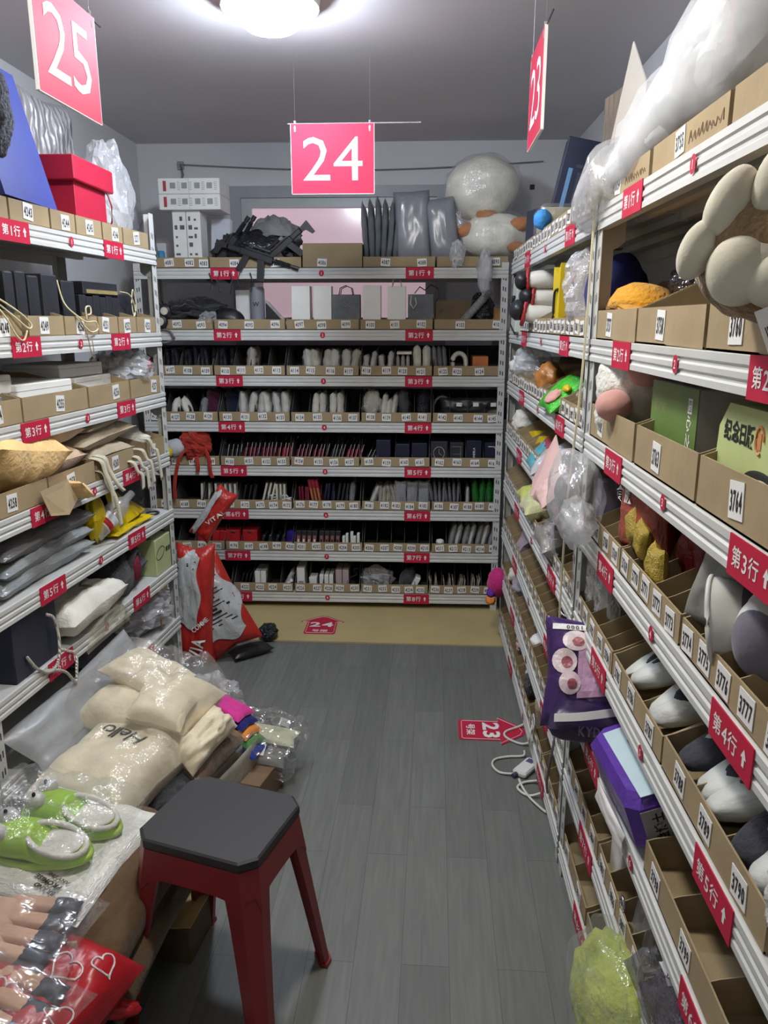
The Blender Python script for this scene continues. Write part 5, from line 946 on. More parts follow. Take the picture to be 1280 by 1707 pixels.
P('green_panel', MB().box(-.1225,.1225,-.1262,-.125,.001,.154), grn, t); pr = MB(); text(pr, '国心之旅', 0, 0, .019, .115, m=0, bold=.02); P('white_print', pr.xf(rot=(0,90,0)).xf(loc=(.088,-.1268,.08)), whitev, t)
p2 = MB(); 
for k in range(6): text(p2, '木林清和'[k % 4]+'竹', -.09+.022*(k % 3), .035+.075*(k//3), .022, .020, y=-.1268, m=0, bold=.0)
P('gold_print', p2, mat('pale_gold_print', (.34,.34,.16), rough=.5), t); p3 = MB(); text(p3, '抽纸', 0, 0, .022, .07, m=0); P('top_print', p3.xf(rot=(-90,0,0)).xf(loc=(.06,.0,.1556)), ink, t)
lg2 = mat('lime_pale_card', (.50,.58,.25), rough=.5, var=.05)
t = T('glove_box', 'pale lime box with cut corners and oval opening, third near shelf', 'box', (N, 2.86, .145, LV[2]+tp), MB().prism([(-.125,0),(.125,0),(.125,.150),(-.085,.150),(-.115,.115)], -.12, .12, 'y'), lg2)
pr = MB(); text(pr, '纪念日版', -.045, .112, .026, .10, y=-.1208, m=0, bold=.03); P('black_print', pr, ink, t)
P('orange_mark', MB().tube([(.022+.012*math.cos(a*PI/8), -.1206, .112+.018*math.sin(a*PI/8)) for a in range(14)], .002, 5).box(.016,.026,-.121,-.1203,.100,.122), mat('orange_print', (.55,.22,.08), rough=.6), t)
P('opening', MB().blob(.062,.004,.024,18,0,0,c=(.035,-.1185,.052)), black, t, True); P('tissue', MB().blob(.045,.012,.014,18,3,.05,c=(.04,-.122,.050)), offwhite, t, True)
# fourth shelf
t = T('crumpled_bag', 'loose clear bag hanging over the post, fourth shelf, near right bay', 'bag', (N, 2.06, -.035, LV[3]+.09), MB().blob(.14,.06,.11,26,8,.22,1.6), film('thin_loose_film', haze=.30, bump=.7, bs=7), smooth=True)
P('bright_fold', MB().blob(.075,.035,.05,20,5,.25,2.0,c=(.11,-.01,-.03)), hazy, t, True); P('tail', MB().ribbon(wpath([(-.05,-.02,-.05),(-.09,-.03,-.10),(-.12,-.02,-.17),(-.17,.0,-.20)]), .05, (1,0,.4), .001), film('thin_loose_film'), t, True)
rbm = gls('red_brown_foil', (.32,.06,.035), rough=.25, bump=.4, bs=10)
t = soft('snack_bag', 'red-brown foil snack bag with white writing, middle tray, fourth shelf, near right bay', 'snack bag', (N, 2.38, .045, LV[3]+.045), .18, .165, .06, rbm, 3, (-4,-8,10), stand=True, p=6, amp=.05)
pr = MB(); text(pr, '食肤', 0, 0, .03, .075, m=0, bold=.03); P('white_writing', pr.xf(loc=(-.04,-.034,.115)), whitev, t)
soft('snack_bag', 'dark red foil bag behind the red-brown one, fourth shelf, near right bay', 'snack bag', (N, 2.53, .10, LV[3]+.03), .12, .18, .07, gls('deep_red_foil', (.17,.010,.012), rough=.3), 8, (-6,0,0), stand=True, p=6)
ypm = gls('gold_yellow_foil', (.45,.33,.05), rough=.3, bump=.6, bs=14)
for k, (u, z, a) in enumerate(((2.385,.055,-30), (2.425,.04,14), (2.50,.02,30), (2.545,.02,-8))):
    t = T('sweet_packet', ('leftmost', 'second', 'third', 'rightmost')[k]+' small gold-yellow foil packet under the red foil bags, fourth near shelf', 'packet', (N, u, .022, LV[3]+z+.02), MB().pillow(.06,.07,.028,14,k,.08).xf(loc=(0,0,-.015)).xf(rot=(90,0,0)).xf(loc=(0,0,.03)), ypm, smooth=True, rot=(0,a,0))
card(N, 4, 2.075, .02, .05, .06, .13, mat('lilac_tin', (.22,.19,.26), rough=.4), name='lilac_box', label='greyish lilac box at the far post, fourth shelf, near right bay')
gcl = gls('grey_soft_vinyl', (.27,.275,.25), rough=.42, bump=.25, bs=6)
soft('vinyl_bag', 'crumpled grey-green vinyl bag in the nearest tray, fourth shelf, near right bay', 'bag', (N, 2.77, .05, LV[3]+.03), .15, .17, .06, gcl, 6, (-6,12,30), amp=.10, fr=1.8, stand=True, p=4)
cupm = mat('white_foam_cup', (.60,.60,.56), rough=.5, var=.04); cupd = fab('slate_lining', (.16,.15,.19), bump=.1)
def bowl(at, rot, label, s=1.0):
    prof = [(.02,.0),(.06,.02),(.078,.06),(.082,.10)]
    s *= .62; o = T('shoulder_pad', label, 'pad', at, MB().grid(lambda a, b: (.085*s*math.sin(PI*b*.5)*math.cos(2*PI*a), .11*s*(1-math.cos(PI*b*.5))*1.0-.02, .085*s*math.sin(PI*b*.5)*math.sin(2*PI*a)*1.25), 26, 10), cupm, rot=rot, smooth=True)
    P('lining', MB().grid(lambda a, b: (.081*s*math.sin(PI*b*.5)*math.cos(2*PI*a), .104*s*(1-math.cos(PI*b*.5))-.022, .081*s*math.sin(PI*b*.5)*math.sin(2*PI*a)*1.25), 26, 10), cupd, o, True)
    P('rim', MB().tube([(.085*s*math.cos(a*PI/13), .11*s-.02, .106*s*math.sin(a*PI/13)) for a in range(26)], .004, 6, True), cupm, o, True)
    return o
bowl((N, 2.84, .06, LV[3]+.085), (-10,10,150), 'white foam pad with slate lining, farther of two in the fourth-shelf tray')
bowl((N, 2.93, .03, LV[3]+.085), (8,-6,30), 'white foam pad with its smooth outside showing, nearer of two in the nearest fourth-shelf tray')
soft('sock_roll', 'cream standing cloth roll at the near end of the fourth shelf, near right bay', 'cloth', (N, 3.05, .06, LV[3]+.02), .10, .15, .08, offwhite, 4, stand=True)
# fifth shelf
for k, (u, v) in enumerate(((2.03,.05), (2.11,.06))): soft('foil_pouch', ('farther', 'nearer')[k]+' silvery white pouch standing in the farthest tray, fifth shelf, near right bay', 'pouch', (N, u, v, LV[4]+.015), .085, .17, .06, gls('white_silver_pouch', (.55,.56,.54), rough=.3, bump=.6, bs=12), k+4, (0,3-6*k,20), stand=True, p=6)
dkl = fab('dark_slate_cloth', (.045,.047,.06)); wfo = gls('white_foam_cloth', (.58,.60,.57), rough=.5, bump=.2, bs=8)
for k, (u, a, m, z) in enumerate(((2.43,8,wfo,.03), (2.50,-10,wfo,.05), (2.585,14,wfo,.04), (2.775,-8,dkl,.05), (2.84,6,wfo,.045), (2.905,-12,wfo,.05), (2.97,10,dkl,.05), (3.04,-6,wfo,.05))):
    o = T('shoe_insert', ('first', 'second', 'third', 'fourth', 'fifth', 'sixth', 'seventh', 'nearest')[k]+' folded white and slate piece from the far end, fifth near shelf', 'fabric', (N, u, .135, LV[4]+z+.022), MB().blob(.044,.125,.028,22,k,.06,2,c=(0,0,.028),sq=.85), m, rot=(26,a,a), smooth=True)
    P('lining', MB().blob(.030,.100,.020,20,k,.04,2,c=(0,.012,.042)), dkl if m is wfo else wfo, o, True)
soft('crumpled_white_bag', 'crumpled white bag spilling over the last tray of the fifth near shelf', 'bag', (N, 3.12, .03, LV[4]+.03), .09, .12, .07, gls('white_crumple', (.64,.64,.61), bump=.4), 5, stand=True, amp=.12)
# sixth shelf: purple packages
pur = gls('deep_purple_film', (.050,.018,.115), rough=.3, bump=.3, bs=10); pur2 = gls('violet_film_bright', (.095,.03,.32), rough=.3, bump=.25, bs=10)
pk = mat('pink_check_print', (.55,.30,.50), rough=.4, two=(.68,.45,.62), vs=60); pet = mat('petal_print', (.75,.55,.62), rough=.4, two=(.85,.75,.76), vs=18); dkc = mat('petal_heart', (.35,.10,.12), rough=.4, var=.4, vs=60)
base = MB().pillow(.25,.27,.13,26,5,.05,2.5,p=5,q=.5); PW = .70
t = T('diaper_bag', 'dark purple pack printed with pink petals, sagging from the sixth near shelf', 'pack', (N, 2.12, .03, LV[5]-.01), MB().merge(base).xf(loc=(0,0,-.065)).xf(rot=(64,0,0)).xf(loc=(0,0,.125)), pur, rot=(0,0,80), smooth=True)
def onpack(b, nm, m, off=.003):
    b.v = [(x*PW-.03, y, z) for x, y, z in b.v]; drape(b, base, off); b.xf(loc=(0,0,-.065)).xf(rot=(64,0,0)).xf(loc=(0,0,.125)); P(nm, b, m, t)
def disc(cx, cy, rx, ry, n=18, rings=3, m=0):
    b = MB()
    v = [(cx,cy,0)]; f = []
    for j in range(1, rings+1): v += [(cx+rx*j/rings*math.cos(2*PI*k/n), cy+ry*j/rings*math.sin(2*PI*k/n), 0) for k in range(n)]
    f += [(0, 1+k, 1+(k+1)%n) for k in range(n)]
    for j in range(rings-1): f += [(1+j*n+k, 1+(j+1)*n+k, 1+(j+1)*n+(k+1)%n, 1+j*n+(k+1)%n) for k in range(n)]
    return b.add(v, f, m)
onpack(MB().grid(lambda a, b: (-.02+.17*a, -.06+.125*b+.02*a*(1-b), 0), 10, 8), 'pink_panel', pk)
for cx, cy, rx, ry in ((-.03,.075,.045,.024), (-.065,.025,.042,.030), (-.045,-.025,.036,.028)): onpack(disc(cx, cy, rx, ry), 'petal', pet, .0045); onpack(disc(cx+.008, cy-.002, rx*.45, ry*.45), 'petal_heart', dkc, .006)
onpack(MB().grid(lambda a, b: (-.11+.20*a, .100+.014*b, 0), 12, 2), 'white_strip', whitev, .004)
pr = MB(); text(pr, '000110', 0, 0, .009, .09, m=0); onpack(pr.xf(rot=(-90,0,0)).xf(loc=(-.02,.107,0)), 'strip_print', ink, .006)
pr = MB(); text(pr, 'MATOR', 0, 0, .026, .13, m=0, bold=.03); onpack(pr.xf(rot=(-90,0,180)).xf(loc=(.08,-.085,0)), 'wording', whitev, .005)
t2 = T('diaper_bag', 'darker purple pack lying flat under the petal-printed one, sixth shelf, near right bay', 'pack', (N, 2.19, .03, LV[5]+.0), MB().pillow(.25,.20,.085,22,8,.06,2.5,p=6,q=.45), mat('dim_purple_film', (.022,.010,.055), rough=.35), rot=(-4,0,82), smooth=True)
pr = MB(); text(pr, 'KYDOCTOR', 0, 0, .024, .13, m=0, bold=.03); P('wording', pr.xf(loc=(.01,-.101,.045)), mat('faint_lilac_print', (.16,.14,.22), rough=.5), t2)
P('white_edge', MB().ribbon(wpath([(-.11,-.098,.070),(-.05,-.106,.082),(.03,-.10,.098),(.11,-.09,.112)]), .018, (0,.3,1), .003), whitev, t2)
t = T('diaper_pack', 'square purple pack with a pale blue printed top, sixth near shelf', 'pack', (N, 2.515, .125, LV[5]+.045), rbox(.27,.27,.125,.022), pur2, rot=(19,-2,3))
P('blue_panel', MB().prism([(-.100,-.105),(.132,-.105),(.132,.13),(-.085,.13),(-.11,.05)], .1245, .1262, 'z'), mat('pale_blue_panel', (.50,.64,.68), rough=.35, var=.06), t)
P('petal', disc(-.095,.0,.028,.034).xf(loc=(0,0,.1268)), pet, t); P('petal_heart', disc(-.093,.0,.014,.018).xf(loc=(0,0,.1273)), mat('orange_heart', (.45,.25,.12), rough=.4), t)
pr = MB(); text(pr, '优选干爽', 0, 0, .015, .12, m=0); pr.xf(rot=(-90,0,0)).xf(loc=(.02,.045,.1267)); p2 = MB()
for k in range(3): p2.tube([(.05+.018*k+.012*math.cos(a*PI/8), -.02+.014*math.sin(a*PI/8), .1267) for a in range(16)], .0011, 4, True)
p2.box(-.05,.0,-.06,-.0585,.1263,.1268).box(-.05,-.01,-.07,-.0685,.1263,.1268); pr.merge(p2); P('panel_print', pr, mat('navy_print', (.06,.10,.22), rough=.5), t)
P('grey_panel', MB().box(.1352,.1362,-.115,.115,.006,.098), mat('grey_end_panel', (.36,.35,.34), rough=.45), t)
pr = MB(); text(pr, '家益博士', 0, 0, .020, .08, m=0, bold=.03).xf(rot=(0,-90,0)).xf(loc=(-.085,0,.05)); q_ = MB(); text(q_, 'SUPER', 0, 0, .025, .082, m=0, bold=.0).xf(rot=(0,-90,0)).xf(loc=(-.035,0,.05)); pr.merge(q_); q_ = MB(); text(q_, 'ADULT DIAPER', 0, 0, .009, .08, m=0).xf(rot=(0,-90,0)).xf(loc=(-.008,0,.05)); pr.merge(q_); q_ = MB(); text(q_, '成人纸尿裤', 0, 0, .016, .08, m=0, bold=.02).xf(rot=(0,-90,0)).xf(loc=(.022,0,.05)); pr.merge(q_)
P('end_print', pr.xf(rot=(0,0,90)).xf(loc=(.1366,0,0)), ink, t)
pr = MB(); text(pr, 'QCTOUCH', 0, 0, .030, .19, m=0, bold=.03); P('front_wording', pr.xf(loc=(-.0,-.1358,.055)), mat('lilac_print', (.50,.42,.66), rough=.5), t)
P('white_flap', MB().pillow(.16,.05,.010,12,3,.2,3).xf(rot=(70,10,0)).xf(loc=(-.01,-.148,.005)), whitev, t, True)
# seventh and bottom near shelves
t = card(N, 7, 2.41, .03, .085, .13, .085, boxwhite, name='white_box', label='white box standing in the middle tray, seventh shelf, near right bay')
for k in range(2): card(N, 7, 2.27+.05*k, .06, .045, .14, .09, blackcard, name='black_box', label='black box in the farthest tray, seventh shelf, near right bay', group='black boxes on the seventh near shelf')
T('lime_pouch', 'small lime packet in the shade between black boxes and the white box, seventh near shelf', 'packet', (N, 2.37, .09, LV[6]+tp), MB().pillow(.05,.08,.03,12,3), mat('lime_film', (.30,.45,.05), rough=.4), smooth=True)
for k in range(4):
    b = MB().merge(rbox(.10,.012,.115,.004))
    for q in range(2): b.merge(rbox(.034,.018,.09,.008, x=-.022+.044*q, y=-.008, z=.012))
    T('blister_pack', 'clear ribbed blister pack in a row of four, seventh shelf, near right bay', 'blister pack', (N, 2.60, .04+.022*k, LV[6]+tp), b, film('blister_plastic', haze=.22, bump=.15, gl=.2), rot=(-8,0,0), group='four clear blister packs')
T('metal_ring', 'small bright ring hanging by the blister packs, seventh near shelf', 'ring', (N, 2.56, .005, LV[6]+.06), MB().tube([(.012*math.cos(a*PI/9), 0, .014*math.sin(a*PI/9)) for a in range(18)], .003, 6, True), mat('chrome', (.7,.7,.72), rough=.15, metal=1), smooth=True)
t = T('plum_bag', 'plum-coloured shiny bag in film, nearest tray, seventh shelf, near right bay', 'bag', (N, 2.84, .07, LV[6]+.01), MB().pillow(.20,.15,.11,20,4,.2).xf(loc=(0,0,0)), gls('plum_film', (.055,.008,.05), rough=.2, bump=.7, bs=10), smooth=True, rot=(10,0,0))
P('clear_film', MB().pillow(.26,.18,.15,20,9,.3), smoky, t); P('white_tag', MB().pillow(.05,.04,.02,10,2).xf(loc=(-.05,-.02,.11)), paperw, t, True)
t = T('beer_mat', 'small white pouch printed with dark squares standing at the back of the sixth near shelf', 'pouch', (N, 2.90, .15, LV[5]+tp), MB().pillow(.10,.15,.03,14,3,.1).xf(loc=(0,0,-.015)).xf(rot=(90,0,0)).xf(loc=(0,0,.075)), white, smooth=True)
P('dark_squares', MB().box(-.035,-.02,-.018,-.013,.04,.06).box(-.035,-.02,-.018,-.013,.085,.105), ink, t)
lm = fab('lime_plush', (.40,.47,.09), bump=1.0, bs=45, var=.3)
t = T('bagged_plush', 'lime green fluffy plush in clear film,, bottom shelf, near right bay', 'plush toy', (N, 2.66, -.01, LV[7]+.002), MB().blob(.150,.085,.125,40,5,.10,6,c=(0,0,.12)), lm, smooth=True, rot=(0,-12,0))
P('clear_film', MB().blob(.17,.10,.14,26,9,.16,3,c=(0,0,.122)), clear, t, True)
# cord by the post
T('yellow_rope', 'pale yellow flat cord hanging from the top shelf down the post between the right bays', 'cord', (N, 0, -.012, 0), MB().ribbon(wpath([(1.985,0,1.775),(1.986,-.002,1.576),(1.972,-.004,1.353),(1.935,-.012,1.075),(1.915,-.012,.86),(1.895,-.008,.66)]), .0085, (1,0,0), .004), mat('pale_yellow_cord', (.60,.55,.36), rough=.7))
# ---------------------------------------------------------------- far right bay
F = 'R'; z1 = LV[0]+tp
dbl = mat('dark_blue_carton', (.014,.022,.055), rough=.4, var=.15)
t = T('display_carton', 'tall dark blue carton with pale stripe leaning, top shelf, far right bay', 'carton', (F, .80, .155, z1), rbox(.16,.22,.37,.003), dbl, rot=(-12,4,-6))
P('blue_stripe', MB().box(.080,.0812,-.085,-.070,.05,.27), mat('light_blue_print', (.15,.32,.55), rough=.4), t); P('grey_print', MB().box(.080,.0812,-.05,.085,.10,.26).box(.080,.0812,-.06,.085,.275,.285).box(.080,.0812,-.04,.08,.05,.055).box(.080,.0812,-.04,.08,.065,.07), mat('dim_print', (.05,.055,.09), rough=.5), t)
t = T('display_carton', 'dark carton in front of the tall blue one, top shelf, far right bay', 'carton', (F, .62, .12, z1), rbox(.20,.18,.17,.003), dbl, rot=(0,4,6))
t = T('card_stack', 'stack of cream cards in clear film, top shelf, far right bay', 'cards', (F, 1.03, .075, z1+.04), MB().merge(rbox(.16,.14,.075,.002)), mat('layered_cream', (.55,.50,.36), rough=.7, kind='wave', bump=.9, bs=20)); P('clear_film', rbox(.19,.16,.09,.01,z=-.004), clear, t)
T('pompom', 'bright blue ribbed pompom in front of the cream cards', 'pompom', (F, 1.12, .0, z1+.075), MB().blob(.034,.030,.032,20,4,.10,7), mat('bright_blue_yarn', (.05,.26,.62), rough=.8, bump=.6, bs=40), smooth=True)
T('cream_board', 'cream folded board standing beside the drooping film end, top shelf, far right bay', 'board', (F, 1.46, .09, z1), MB().add([(-.07,0,0),(.05,0,0),(.06,0,.165),(-.09,0,.19),(.09,.06,0),(.10,.06,.17)], [(0,1,2,3),(1,4,5,2)]).add([(-.07,.004,0),(.05,.004,0),(.06,.004,.165),(-.09,.004,.19),(.09,.064,0),(.10,.064,.17)], [(3,2,1,0),(2,5,4,1)]), mat('pale_cream_board', (.60,.60,.42), rough=.6), rot=(-4,-6,0))
T('corrugated_stack', 'stack of folded corrugated boxes at the back of the top shelf, far right bay', 'cardboard stack', (F, 1.28, .27, z1), rbox(.20,.18,.42,.002), mat('stacked_corrugate', (.27,.215,.16), rough=.85, kind='wave', bump=1.0, bs=9), rot=(0,0,10))
T('smoky_bag', 'dark translucent bag hugging the corrugated stack, far right bay', 'bag', (F, 1.10, .26, z1), MB().blob(.12,.10,.20,20,5,.15,2,c=(0,0,.19)), smoky, smooth=True)
# second shelf
z2r = LV[1]+tp
shw = mat('white_leather', (.62,.60,.53), rough=.45, var=.05); rdl = mat('red_trim', (.42,.03,.035), rough=.5)
def clog(u, v, z, rot, label, s=1.0):
    o = T('tote_pouch', label, 'shoe', (F, u, v, z), MB().blob(.135*s,.062*s,.036*s,22,3,.04,2,c=(0,0,0),sq=.7), shw, rot=rot, smooth=True)
    P('black_opening', MB().blob(.03*s,.048*s,.034*s,16,2,.05,c=(-.128*s,-.005,.002)), black, o, True)
    P('red_trim', MB().tube([(-.108*s, .052*s*math.cos(a*PI/9), .042*s*math.sin(a*PI/9)) for a in range(18)], .007*s, 7, True), rdl, o, True)
clog(.98, .09, z2r+.185, (0,-4,80), 'topmost white shoe with red trim and dark opening, second shelf, far right bay')
clog(.97, .10, z2r+.115, (0,3,88), 'second white shoe from the top of the stack, second shelf, far right bay', .95)
clog(.97, .09, z2r+.05, (0,10,84), 'lowest white shoe with black heel strap hanging out, second shelf, far right bay', 1.1)
t = T('shoe_box', 'pale box with dark edges tilted beside white shoes, second shelf, far right bay', 'box', (F, .56, .04, z2r), rbox(.16,.12,.20,.003), mat('pale_green_white', (.52,.56,.50), rough=.5), rot=(0,12,0)); P('dark_rim', MB().box(-.082,-.070,-.062,.06,0,.20).box(-.082,.08,-.062,.06,0,.012), black, t)
T('black_hook', 'small black hook strap hanging in front of the white shoes, far right bay', 'hook', (F, .65, -.035, z2r+.08), MB().tube(wpath([(.05,0,.05),(.02,0,.03),(-.01,0,.0),(-.04,0,.0),(-.05,0,.03)]), .007, 7), black, smooth=True)
ylw = mat('strong_yellow_card', (.68,.50,.01), rough=.45, var=.04)
t = T('yellow_folder', 'strong yellow upright bag with a black cord, second shelf, far right bay', 'bag', (F, 1.40, .06, z2r), MB().prism([(-.055,0),(.055,0),(.06,.205),(.02,.175),(-.06,.20)], -.05, .05, 'y'), ylw); P('black_cord', MB().tube(wpath([(.04,-.053,.13),(.01,-.056,.12),(-.0,-.056,.06),(.005,-.055,.02),(.04,-.053,.015)]), .004, 6), black, t, True); P('dark_side', MB().box(-.075,-.058,-.04,.05,0,.18), black, t)
t = T('bubble_pack', 'pinkish white bubble-wrapped pack standing beside the yellow bag, far right bay', 'package', (F, 1.70, .04, z2r), MB().pillow(.17,.20,.09,22,5,.14,2.5,p=5).xf(loc=(0,0,-.05)).xf(rot=(90,0,0)).xf(loc=(0,0,.11)), gls('pinkish_bubble', (.55,.47,.44), bump=.8, bs=30), smooth=True); P('film', MB().pillow(.19,.23,.11,20,9,.15,3).xf(loc=(0,0,-.06)).xf(rot=(90,0,0)).xf(loc=(0,0,.12)), hazy, t)
T('navy_ball', 'dark navy blue cloth ball by the rack post, second shelf, far right bay', 'ball', (F, 1.82, .09, z2r), MB().blob(.08,.08,.10,18,3,.08,c=(0,0,.10)), mat('navy_blue_cloth', (.02,.012,.07), rough=.8, two=(.03,.05,.30), vs=10), smooth=True)
# smaller things in the trays further down
def heap(row, u, v, s, m, label, name, cat, ridge=False, z=.03, seed=0, amp=.25, sm=True, sc=(1,1,1)):
    return T(name, label, cat, (F, u, v, LV[row-1]+z), MB().blob(s*sc[0], s*sc[1], s*sc[2], 18, seed, amp, 2.6, c=(0,0,s*sc[2]*.9)), m, smooth=sm)
heap(3, .62, .06, .075, hazy, 'clear film bag with white knot, farthest, third shelf, far right bay', 'film_bag', 'bag', seed=3, sm=False)
heap(3, .86, .06, .07, clear, 'clear bag with a small dark item inside, third shelf, far right bay', 'film_bag', 'bag', seed=5, sm=False); heap(3, .86, .06, .02, navy, 'small dark blue item inside a clear bag, third shelf, far right bay', 'small_item', 'item')
heap(3, .46, .04, .05, white, 'white curled strip at the far end of the third shelf, far right bay', 'white_strip', 'strip', seed=6, amp=.35)
card(F, 3, 1.02, .12, .10, .10, .085, boxwhite, name='white_box', label='white box with faint print behind clear bags, third shelf, far right bay'); card(F, 3, 1.18, .14, .12, .10, .07, boxwhite, name='white_box', label='white lower box beside the green packet, third shelf, far right bay')
heap(3, 1.18, .04, .05, mat('orange_brown_film', (.40,.16,.04), rough=.35), 'orange-brown wrapped sweet pack, third shelf, far right bay', 'sweet_pack', 'packet', seed=7)
grf = gls('vivid_green_film', (.06,.48,.03), rough=.25, bump=.4)
t = soft('green_packet', 'vivid green packet with a pink print, third shelf, far right bay', 'packet', (F, 1.50, .045, LV[2]+.035), .24, .15, .05, grf, 4, (42,0,0)); P('pink_print', MB().blob(.05,.03,.012,14,3,.2,c=(.05,-.03,.046)), pkp, t, True); P('yellow_print', MB().blob(.03,.012,.010,12,5,.2,c=(.09,.01,.044)), ylw, t, True)
heap(3, 1.82, .06, .05, clear, 'crumpled clear film in the tray by the yellow cord, third shelf, far right bay', 'film_scrap', 'film', seed=8, sm=False)
heap(4, .56, .05, .055, offwhite, 'off-white cloth at the far end of the fourth shelf, far right bay', 'cloth', 'cloth', seed=4)
for k, (u, a) in enumerate(((.85, 20), (1.02, -12))): T('yellow_card', ('farther', 'nearer')[k]+' yellow folded card, fourth shelf, far right bay', 'card', (F, u, .08, LV[3]+.05), MB().prism([(-.06,0),(.07,.01),(.0,.035)], -.04, .04, 'y'), ylw, rot=(0,a,10))
t = soft('teal_packet', 'teal and red patterned packet, fourth shelf, far right bay', 'packet', (F, 1.16, .035, LV[3]+.03), .14, .12, .03, mat('teal_print', (.10,.36,.42), rough=.4), 3, (50,6,0)); P('red_top', MB().pillow(.13,.04,.026,10,4).xf(loc=(0,.045,.004)), mat('dull_red_print', (.30,.05,.07), rough=.5), t, True)
soft('tan_packet', 'tan paper packet beside the teal one, fourth shelf, far right bay', 'packet', (F, 1.31, .02, LV[3]+.03), .09, .11, .03, mat('peach_tan', (.52,.36,.28), rough=.6), 6, (55,-6,0))
t = soft('wrapped_device', 'white slim item in film across a tray, fourth shelf, far right bay', 'item', (F, 1.43, .04, LV[3]+.05), .10, .17, .05, mat('silver_white_item', (.48,.50,.50), rough=.35), 3, (35,4,-16), cover=clear)
pnk = mat('pale_pink_paper', (.66,.44,.41), rough=.6, var=.06)
T('pink_paper', 'pale pink folded paper peak jutting over a tray, fourth shelf, far right bay', 'paper', (F, 1.58, -.02, LV[3]+.02), MB().add([(-.08,-.03,0),(.03,-.05,-.03),(.0,.02,.15),(.09,.03,.06),(.07,-.03,-.02)], [(0,1,2),(1,4,2),(4,3,2)]).add([(-.08,-.028,0),(.03,-.048,-.03),(.0,.022,.15),(.09,.032,.06),(.07,-.028,-.02)], [(2,1,0),(2,4,1),(2,3,4)]), pnk)
t = soft('pink_pouch', 'pale pink pouch with a dark edge by the pink paper peak, far right bay', 'pouch', (F, 1.76, -.005, LV[3]+.02), .17, .13, .06, pnk, 5, (40,-4,0)); P('dark_edge', MB().tube(wpath([(-.08,-.05,.03),(-.085,.02,.045),(-.03,.062,.045),(.05,.065,.04)]), .006, 6), mat('dull_maroon_edge', (.18,.06,.07), rough=.6), t, True)
T('black_mug', 'black rounded item by clear film at the post, fourth shelf, far right bay', 'item', (F, 1.88, .0, LV[3]+.005), MB().blob(.05,.05,.06,16,3,.04,c=(0,0,.055)), black, smooth=True)
limc = fab('lime_yellow_cloth', (.55,.58,.14)); 
soft('lime_cloth', 'lime yellow folded cloth, fifth shelf, far right bay', 'cloth', (F, .93, .06, LV[4]+.04), .16, .14, .07, limc, 4, (10,0,0)); soft('grey_cloth', 'lilac grey cloth between the two lime ones, fifth shelf, far right bay', 'cloth', (F, 1.05, .06, LV[4]+.05), .08, .13, .05, fab('lilac_cloth', (.26,.23,.30)), 6)
soft('pale_lime_cloth', 'pale lime crumpled cloth nearer the camera, fifth shelf, far right bay', 'cloth', (F, 1.17, .05, LV[4]+.04), .17, .15, .09, fab('pale_lime', (.58,.58,.32)), 7, (12,0,0), amp=.25)
t = soft('bagged_item', 'grey bagged item with a small white ring, fifth shelf, far right bay', 'bag', (F, 1.56, .05, LV[4]+.035), .19, .15, .09, gls('taupe_film', (.30,.28,.25)), 9, (20,0,0), cover=clear, amp=.2); P('white_ring', MB().tube([(.02+.014*math.cos(a*PI/8), .0+.014*math.sin(a*PI/8), .10) for a in range(16)], .005, 6, True), whitev, t, True)
soft('green_grey_packet', 'greyish green packet behind the ringed bag, fifth shelf, far right bay', 'packet', (F, 1.40, .11, LV[4]+.05), .14, .10, .04, mat('sage', (.24,.32,.25), rough=.6), 3, (25,0,0))
heap(5, 1.80, .08, .05, hazy, 'crumpled film on empty dividers by the yellow cord, fifth shelf, far right bay', 'film_scrap', 'film', seed=5, sm=False)
stb = MB().prism([(.07*math.cos(PI/2+k*PI/5)*(1 if k % 2 == 0 else .62), .07*math.sin(PI/2+k*PI/5)*(1 if k % 2 == 0 else .62)) for k in range(10)], -.022, .022, 'y')
T('star_cushion', 'greyish lilac star-shaped cushion, sixth shelf, far right bay', 'cushion', (F, .80, .05, LV[5]+.075), stb, fab('lilac_star', (.34,.28,.34)), rot=(-25,14,0))
card(F, 6, 1.00, .06, .07, .10, .08, mat('kraft_inner_box', (.36,.27,.12), rough=.8), name='small_carton', label='small tan carton beside the lilac star, sixth shelf, far right bay', cat='carton'); card(F, 6, 1.12, .11, .04, .10, .10, paperw, name='white_card', label='white card standing in the sixth shelf tray, far right bay', cat='card')
for k, (u, m, nm) in enumerate(((1.60, mat('orange_toy', (.60,.22,.03), rough=.5), 'orange'), (1.57, rdl, 'red'), (1.64, ylw, 'yellow'))): T('small_toy', 'small %s plastic piece in the sixth shelf tray of the far right bay' % nm, 'toy', (F, u, .12+.02*k, LV[5]+tp), MB().blob(.022,.02,.018,10,k,.2,c=(0,0,.018)), m, smooth=True)
T('white_bead', 'tiny white piece on a divider, sixth shelf, far right bay', 'piece', (F, 1.38, .08, LV[5]+.05), MB().blob(.008,.008,.018,8,1,.1), paperw, smooth=True)
t = soft('black_tote', 'shiny black bag gaping out of the sixth shelf beside the yellow cord', 'bag', (F, 1.79, .04, LV[5]+.01), .20, .17, .10, blackgl, 4, (-8,6,0), stand=True, amp=.2); P('white_trim', MB().tube(wpath([(-.06,-.055,.15),(.0,-.06,.14),(.06,-.055,.155)]), .002, 5), paperw, t, True)
mgm = fab('magenta_knit', (.62,.035,.22), bump=.6)
